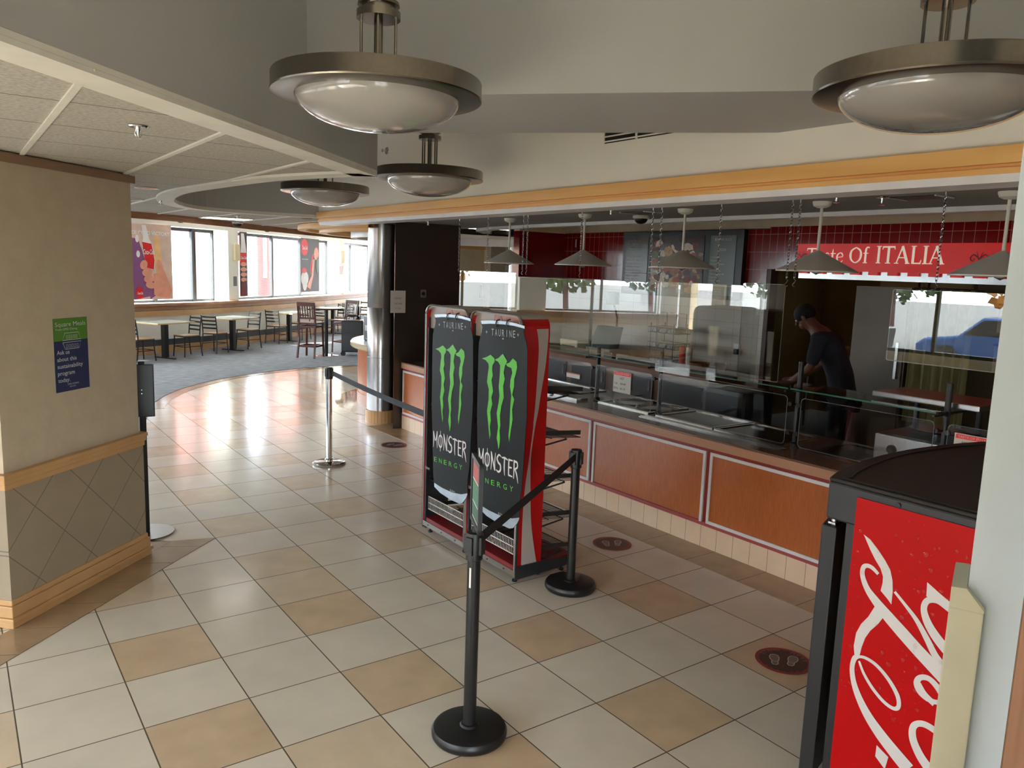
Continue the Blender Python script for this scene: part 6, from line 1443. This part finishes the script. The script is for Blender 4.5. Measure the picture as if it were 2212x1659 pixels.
ed = [(0, 1), (1, 2), (2, 3), (3, 4), (4, 5), (5, 6), (3, 7), (7, 8), (8, 9), (9, 10), (3, 11), (11, 12), (12, 13), (13, 14), (0, 15), (15, 16), (16, 17), (17, 18), (0, 19), (19, 20), (20, 21), (21, 22)]
rd = [(.15, .11), (.14, .10), (.15, .10), (.12, .09), .055, (.085, .09), (.08, .085), .055, .045, .032, .035, .055, .045, .032, .035, .085, .055, .04, .035, .085, .055, .04, .035]
# fingers
for base, sg in ((10, 1), (14, -1)):
    bx = pts[base]
    for k in range(4):
        o1 = Vector(bx)+f_*.045+s_*(.024-.016*k)*sg; o2 = o1+f_*(.040-.004*abs(k-1.3)); o3 = o2+f_*.022+Vector((0, 0, -.022))
        i0 = len(pts); pts += [tuple(o1), tuple(o2), tuple(o3)]; ed += [(base, i0), (i0, i0+1), (i0+1, i0+2)]; rd += [.009, .008, .007]
    o1 = Vector(bx)-s_*.035*sg+f_*.01; o2 = o1-s_*.014*sg+f_*.035; i0 = len(pts); pts += [tuple(o1), tuple(o2)]; ed += [(base, i0), (i0, i0+1)]; rd += [.010, .008]
body = skinned('body', pts, ed, rd, sk_, t)
def hd(fw, rt_, up):   # head frame, tipped forward
    c = Vector(pp(.425, 0, 1.675)); uf = (f_*.80+Vector((0, 0, -.60))).normalized(); uu_ = (f_*.60+Vector((0, 0, .80))).normalized(); return c+uf*fw+s_*rt_+uu_*up
b = MB(); Mh = Matrix.Identity(4)
def ell(b, c, ra, rb, rc, n=14):
    uf = (f_*.80+Vector((0, 0, -.60))).normalized(); uu_ = (f_*.60+Vector((0, 0, .80))).normalized()
    M_ = Matrix(((uf.x*ra, s_.x*rb, uu_.x*rc, c.x), (uf.y*ra, s_.y*rb, uu_.y*rc, c.y), (uf.z*ra, s_.z*rb, uu_.z*rc, c.z), (0, 0, 0, 1)))
    b.lathe([(0, -1)]+[(math.sin(PI*i/n), -math.cos(PI*i/n)) for i in range(1, n)]+[(0, 1)], n=20, M=M_)
ell(b, hd(.035, 0, -.055), .062, .052, .050); b.cyl(hd(.088, 0, .02), hd(.112, 0, -.016), .008, 8, .014); ell(b, hd(.085, 0, -.05), .012, .026, .009)
for k in (1, -1): ell(b, hd(-.005, .086*k, -.005), .020, .008, .032)
build(b, 'face', sk_, t)
b = MB(); [ell(b, hd(.082, .030*k, .018), .010, .014, .009) for k in (1, -1)]; build(b, 'eye', M_paper, t)
b = MB(); ell(b, hd(-.018, 0, .038), .108, .094, .098, 16); build(b, 'hair', mat('hair_black', C(18, 14, 13), .8, bump=.6, bscale=120), t)
cl_ = mat('clothes_navy', C(32, 32, 44), .9, bump=.3, bscale=60)
skinned('shirt', [pts[i] for i in (0, 1, 2, 3, 7, 8, 11, 12)]+[pp(.30, 0, 1.565), pp(-.02, 0, .84)], [(0, 9), (0, 1), (1, 2), (2, 3), (3, 4), (4, 5), (3, 6), (6, 7), (3, 8)], [(.175, .135), (.17, .13), (.18, .135), (.17, .125), .085, .068, .085, .068, (.075, .075), (.16, .125)], cl_, t)
skinned('trousers', [pts[i] for i in (0, 15, 16, 17, 19, 20, 21)], [(0, 1), (1, 2), (2, 3), (0, 4), (4, 5), (5, 6)], [(.16, .12), .10, .075, .06, .10, .075, .06], mat('clothes_black', C(24, 24, 26), .9), t)
for i in (18, 22):
    b = MB(); P = Vector(pts[i]); Ms = Matrix(((f_.x, s_.x, 0, P.x), (f_.y, s_.y, 0, P.y), (0, 0, 1, 0), (0, 0, 0, 1))); b.box(-.19, .08, -.048, .048, 0, .085, Ms, bev=.03); build(b, 'shoe', M_black, t)
